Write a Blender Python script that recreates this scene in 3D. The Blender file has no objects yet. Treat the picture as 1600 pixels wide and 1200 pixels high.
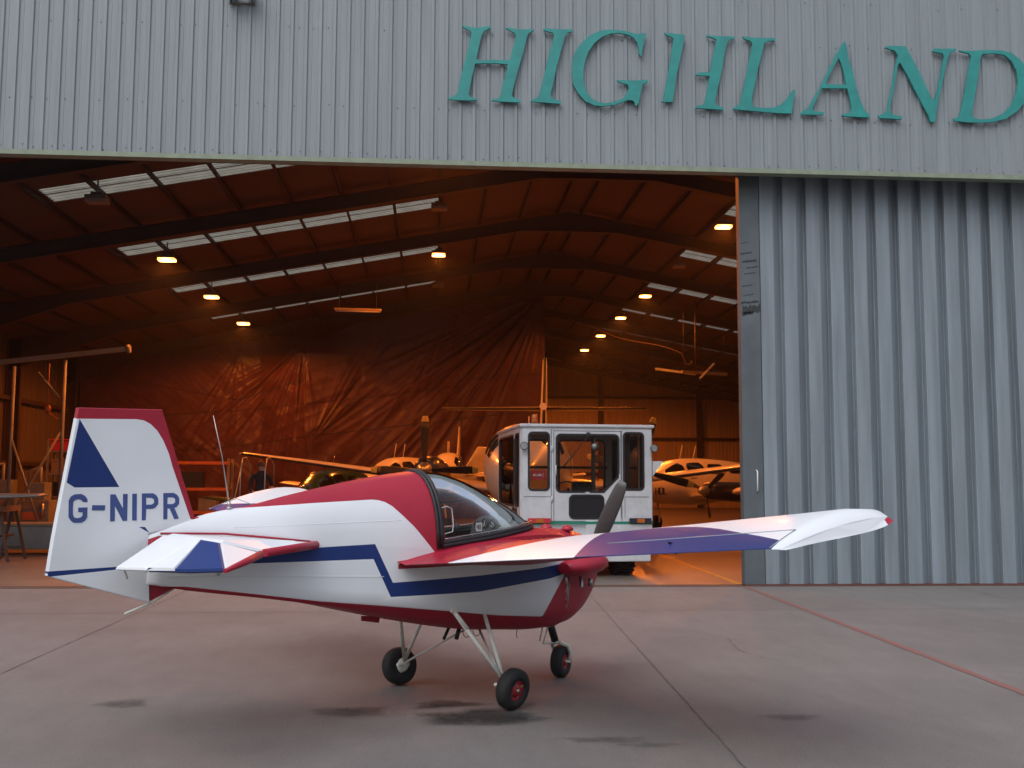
import bpy, bmesh, math, random
from mathutils import Vector, Matrix, noise
random.seed(7)
R = math.radians
scene = bpy.context.scene
COL = scene.collection
PI = math.pi

# ------------------------------------------------------------------ camera, world, sun, exposure
cam_data = bpy.data.cameras.new("Camera")
cam = bpy.data.objects.new("Camera", cam_data)
COL.objects.link(cam)
cam_data.sensor_fit = 'HORIZONTAL'
cam_data.sensor_width = 36.0
cam_data.lens = 36.0 * 1650.0 / 1600.0
cam_data.clip_start = 0.05
cam_data.clip_end = 2000.0
_fw = Vector((0.0720, 0.9930, 0.0940)); _fw.normalize()
_up = Vector((-0.011, -0.094, 0.996)); _up = (_up - _fw * _up.dot(_fw)).normalized()
_rt = _fw.cross(_up)
cam.matrix_world = Matrix(((_rt.x, _up.x, -_fw.x, 0.0), (_rt.y, _up.y, -_fw.y, 0.0), (_rt.z, _up.z, -_fw.z, 1.58), (0, 0, 0, 1)))
scene.camera = cam

SUN_EL, SUN_AZ = R(52.0), R(215.0)      # low dusk light from behind the camera, to the left
world = bpy.data.worlds.new("World")
scene.world = world
world.use_nodes = True
wn = world.node_tree; wn.nodes.clear()
wo = wn.nodes.new("ShaderNodeOutputWorld"); wb = wn.nodes.new("ShaderNodeBackground")
sky = wn.nodes.new("ShaderNodeTexSky"); sky.sky_type = 'NISHITA'; sky.sun_disc = False
sky.sun_elevation = SUN_EL; sky.sun_rotation = SUN_AZ
sky.air_density = 1.3; sky.dust_density = 3.0; sky.ozone_density = 1.5
tc = wn.nodes.new("ShaderNodeTexCoord")
mp = wn.nodes.new("ShaderNodeMapping"); mp.inputs['Scale'].default_value = (1.3, 1.3, 5.5)
nz = wn.nodes.new("ShaderNodeTexNoise"); nz.inputs['Scale'].default_value = 2.2; nz.inputs['Detail'].default_value = 7; nz.inputs['Roughness'].default_value = 0.55
cr = wn.nodes.new("ShaderNodeValToRGB"); cr.color_ramp.elements[0].position = 0.47; cr.color_ramp.elements[1].position = 0.66
mx = wn.nodes.new("ShaderNodeMix"); mx.data_type = 'RGBA'
mx.inputs[7].default_value = (3.2, 2.75, 2.8, 1)
ds = wn.nodes.new("ShaderNodeHueSaturation"); ds.inputs['Saturation'].default_value = 0.62
mm = wn.nodes.new("ShaderNodeMath"); mm.operation = 'MULTIPLY'; mm.inputs[1].default_value = 0.75
wn.links.new(tc.outputs['Generated'], mp.inputs['Vector']); wn.links.new(mp.outputs['Vector'], nz.inputs['Vector'])
wn.links.new(nz.outputs['Fac'], cr.inputs['Fac']); wn.links.new(cr.outputs['Color'], mm.inputs[0])
wn.links.new(sky.outputs['Color'], ds.inputs['Color']); wn.links.new(ds.outputs['Color'], mx.inputs[6]); wn.links.new(mm.outputs[0], mx.inputs[0])
# sky dimmed towards the horizon to cut daylight reaching into the hangar
sx = wn.nodes.new("ShaderNodeSeparateXYZ"); wn.links.new(tc.outputs['Generated'], sx.inputs[0])
hz = wn.nodes.new("ShaderNodeMapRange"); hz.interpolation_type = 'SMOOTHSTEP'; hz.inputs[1].default_value = 0.0; hz.inputs[2].default_value = 0.6; hz.inputs[3].default_value = 0.38; hz.inputs[4].default_value = 1.15
wn.links.new(sx.outputs['Z'], hz.inputs[0])
vm = wn.nodes.new("ShaderNodeVectorMath"); vm.operation = 'SCALE'; wn.links.new(mx.outputs[2], vm.inputs[0]); wn.links.new(hz.outputs[0], vm.inputs['Scale'])
wn.links.new(vm.outputs[0], wb.inputs['Color']); wb.inputs['Strength'].default_value = 0.15
wn.links.new(wb.outputs[0], wo.inputs['Surface'])

sl = bpy.data.lights.new("Sun", 'SUN'); sun = bpy.data.objects.new("Sun", sl); COL.objects.link(sun)
sl.energy = 0.8; sl.angle = R(50.0); sl.color = (0.82, 0.91, 1.0)
# direction towards the sun: azimuth measured clockwise from +Y (as the sky texture does)
_sd = Vector((math.sin(SUN_AZ) * math.cos(SUN_EL), math.cos(SUN_AZ) * math.cos(SUN_EL), math.sin(SUN_EL)))
sun.rotation_euler = _sd.to_track_quat('Z', 'Y').to_euler()
scene.view_settings.view_transform = 'Standard'
scene.view_settings.look = 'None'
scene.view_settings.exposure = 0.45
scene.view_settings.gamma = 1.0
LAMP_W = 980.0
SODIUM = (1.0, 0.215, 0.022)
cy = scene.cycles
cy.max_bounces = 6; cy.diffuse_bounces = 4; cy.glossy_bounces = 3; cy.transparent_max_bounces = 12; cy.transmission_bounces = 4
cy.sample_clamp_indirect = 4.0; cy.caustics_reflective = False; cy.caustics_refractive = False
cy.use_denoising = True

# ------------------------------------------------------------------ helpers
def tag(o, label=None, cat=None, group=None, kind=None):
    if label: o['label'] = label
    if cat: o['category'] = cat
    if group: o['group'] = group
    if kind: o['kind'] = kind
    return o

def empty(name, loc=(0, 0, 0), rz=0.0, label=None, cat=None, group=None, rot=None):
    o = bpy.data.objects.new(name, None); COL.objects.link(o)
    o.empty_display_size = 0.2
    o.location = loc; o.rotation_euler = rot if rot else (0, 0, rz)
    return tag(o, label, cat, group)

class MB:
    """collects verts and faces, then links them as ONE mesh object"""
    def __init__(s): s.v = []; s.f = []; s.m = []; s.sm = []
    def add(s, verts, faces, mi=0, smooth=False):
        o = len(s.v); s.v += [tuple(p) for p in verts]
        for f in faces: s.f.append(tuple(o + i for i in f)); s.m.append(mi); s.sm.append(smooth)
    def box(s, c, size, rot=None, mi=0):
        x, y, z = (k / 2 for k in size)
        vs = [Vector((a * x, b * y, d * z)) for a in (-1, 1) for b in (-1, 1) for d in (-1, 1)]
        if rot is not None: vs = [rot @ p for p in vs]
        vs = [p + Vector(c) for p in vs]
        s.add(vs, [(0, 1, 3, 2), (4, 6, 7, 5), (0, 4, 5, 1), (2, 3, 7, 6), (0, 2, 6, 4), (1, 5, 7, 3)], mi)
        return s
    def bb(s, a, b, mi=0):
        return s.box([(p + q) / 2 for p, q in zip(a, b)], [abs(q - p) for p, q in zip(a, b)], None, mi)
    def tube(s, pts, r, n=10, mi=0, cap=True, smooth=True):
        pts = [Vector(p) for p in pts]; rs = r if isinstance(r, (list, tuple)) else [r] * len(pts)
        rings = []; prev = None
        for i, p in enumerate(pts):
            d = (pts[min(i + 1, len(pts) - 1)] - pts[max(i - 1, 0)]).normalized()
            if prev is None: u = d.orthogonal().normalized()
            else: u = (prev - d * prev.dot(d)).normalized()
            prev = u; w = d.cross(u)
            rings.append([p + (u * math.cos(2 * PI * k / n) + w * math.sin(2 * PI * k / n)) * rs[i] for k in range(n)])
        s.loft(rings, True, cap, mi, smooth); return s
    def loft(s, rings, closed=True, cap=True, mi=0, smooth=True):
        n = len(rings[0]); vs = [p for r in rings for p in r]; fs = []
        for i in range(len(rings) - 1):
            for k in range(n if closed else n - 1):
                a = i * n + k; b = i * n + (k + 1) % n
                fs.append((a, b, b + n, a + n))
        s.add(vs, fs, mi, smooth)
        if cap and closed:
            o = len(s.v) - len(vs)
            s.f.append(tuple(o + k for k in reversed(range(n)))); s.m.append(mi); s.sm.append(False)
            s.f.append(tuple(o + (len(rings) - 1) * n + k for k in range(n))); s.m.append(mi); s.sm.append(False)
        return s
    def lathe(s, prof, origin, axis, n=24, mi=0, smooth=True):
        """prof: list of (distance along axis, radius)"""
        ax = Vector(axis).normalized(); u = ax.orthogonal().normalized(); w = ax.cross(u); o = Vector(origin)
        rings = [[o + ax * a + (u * math.cos(2 * PI * k / n) + w * math.sin(2 * PI * k / n)) * max(r, 1e-4) for k in range(n)] for a, r in prof]
        s.loft(rings, True, True, mi, smooth); return s
    def prism(s, poly, off, mi=0):
        poly = [Vector(p) for p in poly]; off = Vector(off); n = len(poly)
        vs = poly + [p + off for p in poly]
        s.add(vs, [tuple(reversed(range(n))), tuple(range(n, 2 * n))] + [(i, (i + 1) % n, n + (i + 1) % n, n + i) for i in range(n)], mi)
        return s
    def build(s, name, mats, parent=None, bevel=0.0, seg=2, loc=None, fix=True):
        me = bpy.data.meshes.new(name); me.from_pydata([tuple(p) for p in s.v], [], s.f)
        if not isinstance(mats, (list, tuple)): mats = [mats]
        for m in mats: me.materials.append(m)
        for p, mi, sm in zip(me.polygons, s.m, s.sm): p.material_index = mi; p.use_smooth = sm
        if fix:
            bm = bmesh.new(); bm.from_mesh(me); bmesh.ops.remove_doubles(bm, verts=bm.verts, dist=1e-5)
            bmesh.ops.recalc_face_normals(bm, faces=bm.faces); bm.to_mesh(me); bm.free()
        me.update()
        o = bpy.data.objects.new(name, me); COL.objects.link(o)
        if parent is not None: o.parent = parent
        if loc: o.location = loc
        if bevel > 0:
            b = o.modifiers.new("Bevel", 'BEVEL'); b.width = bevel; b.segments = seg; b.limit_method = 'ANGLE'; b.angle_limit = R(40)
        return o

def outline_mesh(name, polys, depth, mats, parent, mapf, bevel=0.0):
    """flat outline with holes -> solid; mapf turns (u, v, w) into local coordinates"""
    cu = bpy.data.curves.new(name, 'CURVE'); cu.dimensions = '2D'; cu.fill_mode = 'BOTH'; cu.extrude = depth / 2; cu.bevel_depth = bevel
    for poly in polys:
        sp = cu.splines.new('POLY'); sp.points.add(len(poly) - 1)
        for q, (u, v) in zip(sp.points, poly): q.co = (u, v, 0, 1)
        sp.use_cyclic_u = True
    tmp = bpy.data.objects.new("tmp", cu); COL.objects.link(tmp)
    bpy.context.view_layer.update()
    me = bpy.data.meshes.new_from_object(tmp.evaluated_get(bpy.context.evaluated_depsgraph_get()))
    bpy.data.objects.remove(tmp); bpy.data.curves.remove(cu)
    for v in me.vertices: v.co = mapf(v.co.x, v.co.y, v.co.z)
    me.materials.clear()
    if not isinstance(mats, (list, tuple)): mats = [mats]
    for m in mats: me.materials.append(m)
    for p in me.polygons: p.material_index = 0; p.use_smooth = False
    bm = bmesh.new(); bm.from_mesh(me); bmesh.ops.remove_doubles(bm, verts=bm.verts, dist=1e-5); bmesh.ops.recalc_face_normals(bm, faces=bm.faces); bm.to_mesh(me); bm.free()
    me.name = name
    o = bpy.data.objects.new(name, me); COL.objects.link(o); o.parent = parent
    return o

def inside(poly, u, v):
    c = False; n = len(poly)
    for i in range(n):
        x0, y0 = poly[i]; x1, y1 = poly[(i + 1) % n]
        if (y0 > v) != (y1 > v) and u < (x1 - x0) * (v - y0) / (y1 - y0) + x0: c = not c
    return c

def paint(o, layers, ax, cond=None):
    """cut the mesh along painted outlines and give the faces inside them another material.
    layers: (polygon, material index); ax: which two coordinates the outline is drawn in"""
    me = o.data; bm = bmesh.new(); bm.from_mesh(me)
    third = [k for k in range(3) if k not in ax][0]
    for poly, mi in layers:
        n = len(poly)
        for i in range(n):
            p, q = Vector(poly[i]), Vector(poly[(i + 1) % n]); d = q - p
            if d.length < 1e-6: continue
            nn = Vector((-d.y, d.x)).normalized()
            co = [0, 0, 0]; no = [0, 0, 0]
            co[ax[0]], co[ax[1]] = p; no[ax[0]], no[ax[1]] = nn
            lo, hi = min(p[0], q[0]) - .02, max(p[0], q[0]) + .02; lo1, hi1 = min(p[1], q[1]) - .02, max(p[1], q[1]) + .02
            fs = [f for f in bm.faces if not (max(v.co[ax[0]] for v in f.verts) < lo or min(v.co[ax[0]] for v in f.verts) > hi
                  or max(v.co[ax[1]] for v in f.verts) < lo1 or min(v.co[ax[1]] for v in f.verts) > hi1)]
            es = set(e for f in fs for e in f.edges); vs = set(v for f in fs for v in f.verts)
            bmesh.ops.bisect_plane(bm, geom=list(vs) + list(es) + fs, dist=1e-6, plane_co=co, plane_no=no)
    for f in bm.faces:
        c = f.calc_center_median()
        if cond and not cond(c, f): continue
        for poly, mi in layers:
            if inside(poly, c[ax[0]], c[ax[1]]): f.material_index = mi
    bm.to_mesh(me); bm.free(); me.update()

# ------------------------------------------------------------------ materials
def mat(name, col, rough=0.5, metal=0.0, var=0.12, vscale=3.0, bump=0.0, bscale=60.0, spec=0.5, coat=0.0, dark=None, emit=None, es=0.0, streak=False, trans=0.0):
    m = bpy.data.materials.new(name); m.use_nodes = True; nt = m.node_tree; b = nt.nodes['Principled BSDF']
    b.inputs['Roughness'].default_value = rough; b.inputs['Metallic'].default_value = metal
    b.inputs['Specular IOR Level'].default_value = spec; b.inputs['Coat Weight'].default_value = coat; b.inputs['Coat Roughness'].default_value = 0.08
    t = nt.nodes.new('ShaderNodeTexCoord')
    n = nt.nodes.new('ShaderNodeTexNoise'); n.inputs['Scale'].default_value = vscale; n.inputs['Detail'].default_value = 6; n.inputs['Roughness'].default_value = 0.6
    if streak:
        mpn = nt.nodes.new('ShaderNodeMapping'); mpn.inputs['Scale'].default_value = (6, 6, 0.35)
        nt.links.new(t.outputs['Object'], mpn.inputs['Vector']); nt.links.new(mpn.outputs[0], n.inputs['Vector'])
    else:
        nt.links.new(t.outputs['Object'], n.inputs['Vector'])
    r = nt.nodes.new('ShaderNodeValToRGB'); r.color_ramp.elements[0].position = 0.3; r.color_ramp.elements[1].position = 0.72
    c2 = dark if dark else [k * (1 - var) for k in col]
    r.color_ramp.elements[0].color = (*c2, 1); r.color_ramp.elements[1].color = (*[min(1, k * (1 + var * .5)) for k in col], 1)
    nt.links.new(n.outputs['Fac'], r.inputs['Fac']); nt.links.new(r.outputs['Color'], b.inputs['Base Color'])
    rm = nt.nodes.new('ShaderNodeMapRange'); rm.inputs[3].default_value = max(0, rough - .07); rm.inputs[4].default_value = min(1, rough + .1)
    nt.links.new(n.outputs['Fac'], rm.inputs[0]); nt.links.new(rm.outputs[0], b.inputs['Roughness'])
    if bump > 0:
        n2 = nt.nodes.new('ShaderNodeTexNoise'); n2.inputs['Scale'].default_value = bscale; n2.inputs['Detail'].default_value = 4
        nt.links.new(t.outputs['Object'], n2.inputs['Vector'])
        bp = nt.nodes.new('ShaderNodeBump'); bp.inputs['Strength'].default_value = bump; bp.inputs['Distance'].default_value = 0.01
        nt.links.new(n2.outputs['Fac'], bp.inputs['Height']); nt.links.new(bp.outputs[0], b.inputs['Normal'])
    if emit:
        b.inputs['Emission Color'].default_value = (*emit, 1); b.inputs['Emission Strength'].default_value = es
    return m

def glass_mat(name, tint=(0.9, 0.93, 0.92), ior=1.5, rough=0.01, dirt=0.0):
    m = bpy.data.materials.new(name); m.use_nodes = True; nt = m.node_tree; nt.nodes.clear()
    o = nt.nodes.new('ShaderNodeOutputMaterial'); tr = nt.nodes.new('ShaderNodeBsdfTransparent'); tr.inputs[0].default_value = (*tint, 1)
    g = nt.nodes.new('ShaderNodeBsdfGlossy'); g.inputs['Roughness'].default_value = rough
    f = nt.nodes.new('ShaderNodeFresnel'); f.inputs['IOR'].default_value = ior
    mxs = nt.nodes.new('ShaderNodeMixShader'); nt.links.new(f.outputs[0], mxs.inputs[0]); nt.links.new(tr.outputs[0], mxs.inputs[1]); nt.links.new(g.outputs[0], mxs.inputs[2])
    last = mxs
    if dirt > 0:
        d = nt.nodes.new('ShaderNodeBsdfDiffuse'); d.inputs[0].default_value = (.6, .58, .55, 1)
        tcn = nt.nodes.new('ShaderNodeTexCoord'); n = nt.nodes.new('ShaderNodeTexNoise'); n.inputs['Scale'].default_value = 5; n.inputs['Detail'].default_value = 8
        nt.links.new(tcn.outputs['Object'], n.inputs['Vector'])
        ml = nt.nodes.new('ShaderNodeMath'); ml.operation = 'MULTIPLY'; ml.inputs[1].default_value = dirt; nt.links.new(n.outputs['Fac'], ml.inputs[0])
        m2 = nt.nodes.new('ShaderNodeMixShader'); nt.links.new(ml.outputs[0], m2.inputs[0]); nt.links.new(mxs.outputs[0], m2.inputs[1]); nt.links.new(d.outputs[0], m2.inputs[2]); last = m2
    nt.links.new(last.outputs[0], o.inputs['Surface'])
    return m

M = {}
M['white'] = mat('aircraft_white_paint', (.74, .76, .78), .38, coat=.1, var=.05, vscale=2)
M['red'] = mat('aircraft_red_paint', (.36, .014, .035), .42, coat=.03, spec=.4, var=.12, vscale=2)
M['blue'] = mat('aircraft_blue_paint', (.014, .036, .16), .42, coat=0, spec=.3, var=.12, vscale=2)
M['blueletter'] = mat('registration_blue_paint', (.05, .08, .24), .4, var=.08)
M['black'] = mat('black_rubber_trim', (.012, .012, .014), .5)
M['tyre'] = mat('tyre_rubber', (.016, .016, .017), .75, bump=.3, bscale=90, var=.35, vscale=14)
M['redhub'] = mat('red_wheel_hub', (.36, .02, .03), .4, var=.3, vscale=30)
M['strut'] = mat('cream_gear_paint', (.68, .68, .62), .35, var=.12, vscale=12)
M['steel'] = mat('steel', (.45, .45, .44), .35, metal=.9, var=.2, vscale=10)
M['prop'] = mat('grey_propeller_paint', (.085, .083, .08), .4, var=.15)
M['canopy'] = glass_mat('canopy_glazing', (.86, .88, .9), 1.28, .008, .0)
M['glass'] = glass_mat('window_glass', (.93, .94, .93), 1.25, .01, .0)
M['darkglass'] = mat('dark_glazing', (.012, .012, .014), .06, spec=.6, var=.3)
M['cockpit'] = mat('dark_cockpit_trim', (.03, .028, .028), .6)
M['seat'] = mat('red_seat_cloth', (.22, .012, .016), .8, bump=.2)
M['gauge'] = mat('gauge_face', (.02, .02, .02), .25)
M['pale'] = mat('pale_plastic', (.7, .7, .68), .5)
M['teal'] = mat('teal_letter_paint', (.018, .27, .24), .45, var=.2, vscale=4, dark=(.02, .2, .19))
M['tealedge'] = M['teal']
M['fascia'] = mat('grey_cladding_paint', (.245, .275, .29), .45, var=.14, vscale=1.2, streak=True)
M['trim'] = mat('pale_green_trim', (.24, .28, .2), .5, var=.2, vscale=6)
M['fastener'] = mat('fastener_head', (.06, .06, .06), .5)
M['door'] = mat('blue_grey_door_steel', (.225, .262, .292), .5, var=.3, vscale=1.0, streak=True, bump=.08, bscale=8)
M['doorstile'] = mat('dark_grey_stile', (.1, .12, .13), .45, var=.25, vscale=2)
M['scuff'] = mat('black_scuff_marks', (.03, .032, .035), .6, var=.5, vscale=30)
M['beam'] = mat('brown_steel_paint', (.045, .022, .016), .6, var=.3, vscale=2)
M['roof'] = mat('roof_liner_board', (.088, .043, .028), .8, var=.2, vscale=.5)
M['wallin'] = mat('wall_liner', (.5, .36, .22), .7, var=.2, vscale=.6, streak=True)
M['sidewall'] = mat('dark_side_lining', (.10, .07, .05), .8, var=.25, vscale=.6, streak=True)  # darker brown than the back wall liner
M['concrete'] = None
M['machine'] = mat('machine_grey', (.22, .22, .21), .5, var=.3)
M['orange'] = mat('orange_racking', (.5, .14, .04), .5, var=.25)
M['box'] = mat('brown_board', (.28, .2, .13), .8, var=.3)
M['cloth'] = mat('dark_work_clothing', (.015, .016, .025), .85, var=.3, bump=.3, bscale=20)
M['skin'] = mat('skin', (.5, .28, .2), .5, var=.1)
M['hair'] = mat('brown_hair', (.08, .035, .02), .6, var=.3, vscale=60)
M['tug'] = mat('tug_white_paint', (.56, .57, .59), .4, var=.14, vscale=5, coat=.2)
M['tugdark'] = mat('tug_black_seal', (.012, .012, .016), .45)
M['tuggreen'] = mat('tug_green_stripe', (.02, .2, .13), .4)
M['amber'] = mat('amber_lens', (.5, .12, .02), .2, var=.2)
M['redsign'] = mat('red_notice', (.5, .02, .03), .5)
M['lampgrey'] = mat('lamp_housing_grey', (.13, .115, .1), .6)
M['lineRed'] = mat('worn_red_line_paint', (.24, .075, .06), .8, var=.3, vscale=7, dark=(.16, .115, .1))
M['lineLampYel'] = mat('worn_lamp_yellow_line_paint', (.5, .3, .05), .6, var=.3, vscale=5)  # the lamps' orange is put into the indoor line's colour; dial panel shares it
M['oil'] = mat('oil_stain', (.045, .04, .038), .35, var=.4, vscale=6)
M['joint'] = mat('joint_filler', (.10, .092, .085), .9, var=.5, vscale=5)
M['cream'] = mat('cream_aircraft_paint', (.75, .68, .55), .3, coat=.4, var=.08)
M['darkgreen'] = mat('dark_green_cowl_paint', (.02, .05, .03), .2, coat=.6)
M['darkblue'] = mat('dark_aircraft_stripe', (.02, .02, .04), .3)
M['tarpaulin'] = None

def concrete(name, c1, c2, rough, rlo):
    m = bpy.data.materials.new(name); m.use_nodes = True; nt = m.node_tree; b = nt.nodes['Principled BSDF']
    t = nt.nodes.new('ShaderNodeTexCoord')
    def nz_(sc, det, rgh=.6, stretch=None):
        n = nt.nodes.new('ShaderNodeTexNoise'); n.inputs['Scale'].default_value = sc; n.inputs['Detail'].default_value = det; n.inputs['Roughness'].default_value = rgh
        if stretch:
            k = nt.nodes.new('ShaderNodeMapping'); k.inputs['Scale'].default_value = stretch; k.inputs['Rotation'].default_value = (0, 0, .15)
            nt.links.new(t.outputs['Object'], k.inputs['Vector']); nt.links.new(k.outputs[0], n.inputs['Vector'])
        else: nt.links.new(t.outputs['Object'], n.inputs['Vector'])
        return n
    a = nz_(.35, 8, .62); d = nz_(3.5, 9, .78, (1, .35, 1)); g = nz_(75, 5, .8)
    r1 = nt.nodes.new('ShaderNodeValToRGB'); r1.color_ramp.elements[0].position = .34; r1.color_ramp.elements[1].position = .68
    r1.color_ramp.elements[0].color = (*c1, 1); r1.color_ramp.elements[1].color = (*c2, 1)
    nt.links.new(a.outputs['Fac'], r1.inputs['Fac'])
    r2 = nt.nodes.new('ShaderNodeValToRGB'); r2.color_ramp.elements[0].position = .3; r2.color_ramp.elements[1].position = .7
    r2.color_ramp.elements[0].color = (.7, .69, .68, 1); r2.color_ramp.elements[1].color = (1.12, 1.11, 1.1, 1)
    nt.links.new(d.outputs['Fac'], r2.inputs['Fac'])
    mu = nt.nodes.new('ShaderNodeMix'); mu.data_type = 'RGBA'; mu.blend_type = 'MULTIPLY'; mu.inputs[0].default_value = .5
    nt.links.new(r1.outputs[0], mu.inputs[6]); nt.links.new(r2.outputs[0], mu.inputs[7])
    r3 = nt.nodes.new('ShaderNodeValToRGB'); r3.color_ramp.elements[0].position = .25; r3.color_ramp.elements[1].position = .75
    r3.color_ramp.elements[0].color = (.55, .55, .55, 1); r3.color_ramp.elements[1].color = (1.42, 1.41, 1.39, 1)
    nt.links.new(g.outputs['Fac'], r3.inputs['Fac'])
    mu2 = nt.nodes.new('ShaderNodeMix'); mu2.data_type = 'RGBA'; mu2.blend_type = 'MULTIPLY'; mu2.inputs[0].default_value = .9
    nt.links.new(mu.outputs[2], mu2.inputs[6]); nt.links.new(r3.outputs[0], mu2.inputs[7])
    nt.links.new(mu2.outputs[2], b.inputs['Base Color'])
    mr = nt.nodes.new('ShaderNodeMapRange'); mr.inputs[3].default_value = rlo; mr.inputs[4].default_value = rough
    nt.links.new(a.outputs['Fac'], mr.inputs[0]); nt.links.new(mr.outputs[0], b.inputs['Roughness'])
    bp = nt.nodes.new('ShaderNodeBump'); bp.inputs['Strength'].default_value = .5; bp.inputs['Distance'].default_value = .01
    nt.links.new(g.outputs['Fac'], bp.inputs['Height']); nt.links.new(bp.outputs[0], b.inputs['Normal'])
    return m
M['concrete'] = concrete('apron_concrete', (.147, .135, .128), (.196, .179, .169), .95, .8)
M['floor'] = concrete('hangar_floor_paint', (.13, .105, .085), (.2, .16, .13), .5, .3)

def tarp_mat():
    m = mat('dark_plastic_sheeting', (.062, .02, .034), .42, var=.3, vscale=1.5, spec=.35)
    nt = m.node_tree; b = nt.nodes['Principled BSDF']; t = nt.nodes['Texture Coordinate'] if 'Texture Coordinate' in nt.nodes else nt.nodes.new('ShaderNodeTexCoord')
    n = nt.nodes.new('ShaderNodeTexNoise'); n.inputs['Scale'].default_value = 2.2; n.inputs['Detail'].default_value = 8; n.inputs['Roughness'].default_value = .65; n.inputs['Distortion'].default_value = 1.2
    k = nt.nodes.new('ShaderNodeMapping'); k.inputs['Rotation'].default_value = (0, R(-38), 0); k.inputs['Scale'].default_value = (.5, 1, 2.2)
    nt.links.new(t.outputs['Object'], k.inputs['Vector']); nt.links.new(k.outputs[0], n.inputs['Vector'])
    bp = nt.nodes.new('ShaderNodeBump'); bp.inputs['Strength'].default_value = .35; bp.inputs['Distance'].default_value = .03
    nt.links.new(n.outputs['Fac'], bp.inputs['Height']); nt.links.new(bp.outputs[0], b.inputs['Normal'])
    return m
M['tarpaulin'] = tarp_mat()
M['seam'] = mat('dark_tape', (.012, .008, .009), .6)

def translucent_mat():
    m = bpy.data.materials.new('grp_rooflight_sheet'); m.use_nodes = True; nt = m.node_tree; nt.nodes.clear()
    o = nt.nodes.new('ShaderNodeOutputMaterial'); a = nt.nodes.new('ShaderNodeBsdfTranslucent'); a.inputs[0].default_value = (.62, .56, .4, 1)
    d = nt.nodes.new('ShaderNodeBsdfDiffuse'); d.inputs[0].default_value = (.3, .27, .2, 1)
    t = nt.nodes.new('ShaderNodeTexCoord'); n = nt.nodes.new('ShaderNodeTexNoise'); n.inputs['Scale'].default_value = 3; n.inputs['Detail'].default_value = 6
    nt.links.new(t.outputs['Object'], n.inputs['Vector'])
    r = nt.nodes.new('ShaderNodeValToRGB'); r.color_ramp.elements[0].color = (.22, .2, .15, 1); r.color_ramp.elements[1].color = (.5, .47, .37, 1)
    wv = nt.nodes.new('ShaderNodeTexWave'); wv.bands_direction = 'Y'; wv.inputs['Scale'].default_value = 1.7; wv.inputs['Distortion'].default_value = .15; nt.links.new(t.outputs['Object'], wv.inputs['Vector'])
    wm = nt.nodes.new('ShaderNodeMapRange'); wm.inputs[1].default_value = .0; wm.inputs[2].default_value = .5; wm.inputs[3].default_value = .3; wm.inputs[4].default_value = 1; nt.links.new(wv.outputs['Fac'], wm.inputs[0])
    sc_ = nt.nodes.new('ShaderNodeVectorMath'); sc_.operation = 'SCALE'; nt.links.new(wm.outputs[0], sc_.inputs['Scale'])
    nt.links.new(n.outputs[0], r.inputs[0]); nt.links.new(r.outputs[0], sc_.inputs[0]); nt.links.new(sc_.outputs[0], a.inputs[0])
    x = nt.nodes.new('ShaderNodeMixShader'); x.inputs[0].default_value = .2
    nt.links.new(a.outputs[0], x.inputs[1]); nt.links.new(d.outputs[0], x.inputs[2]); nt.links.new(x.outputs[0], o.inputs[0])
    return m
M['rooflight'] = translucent_mat()
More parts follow.
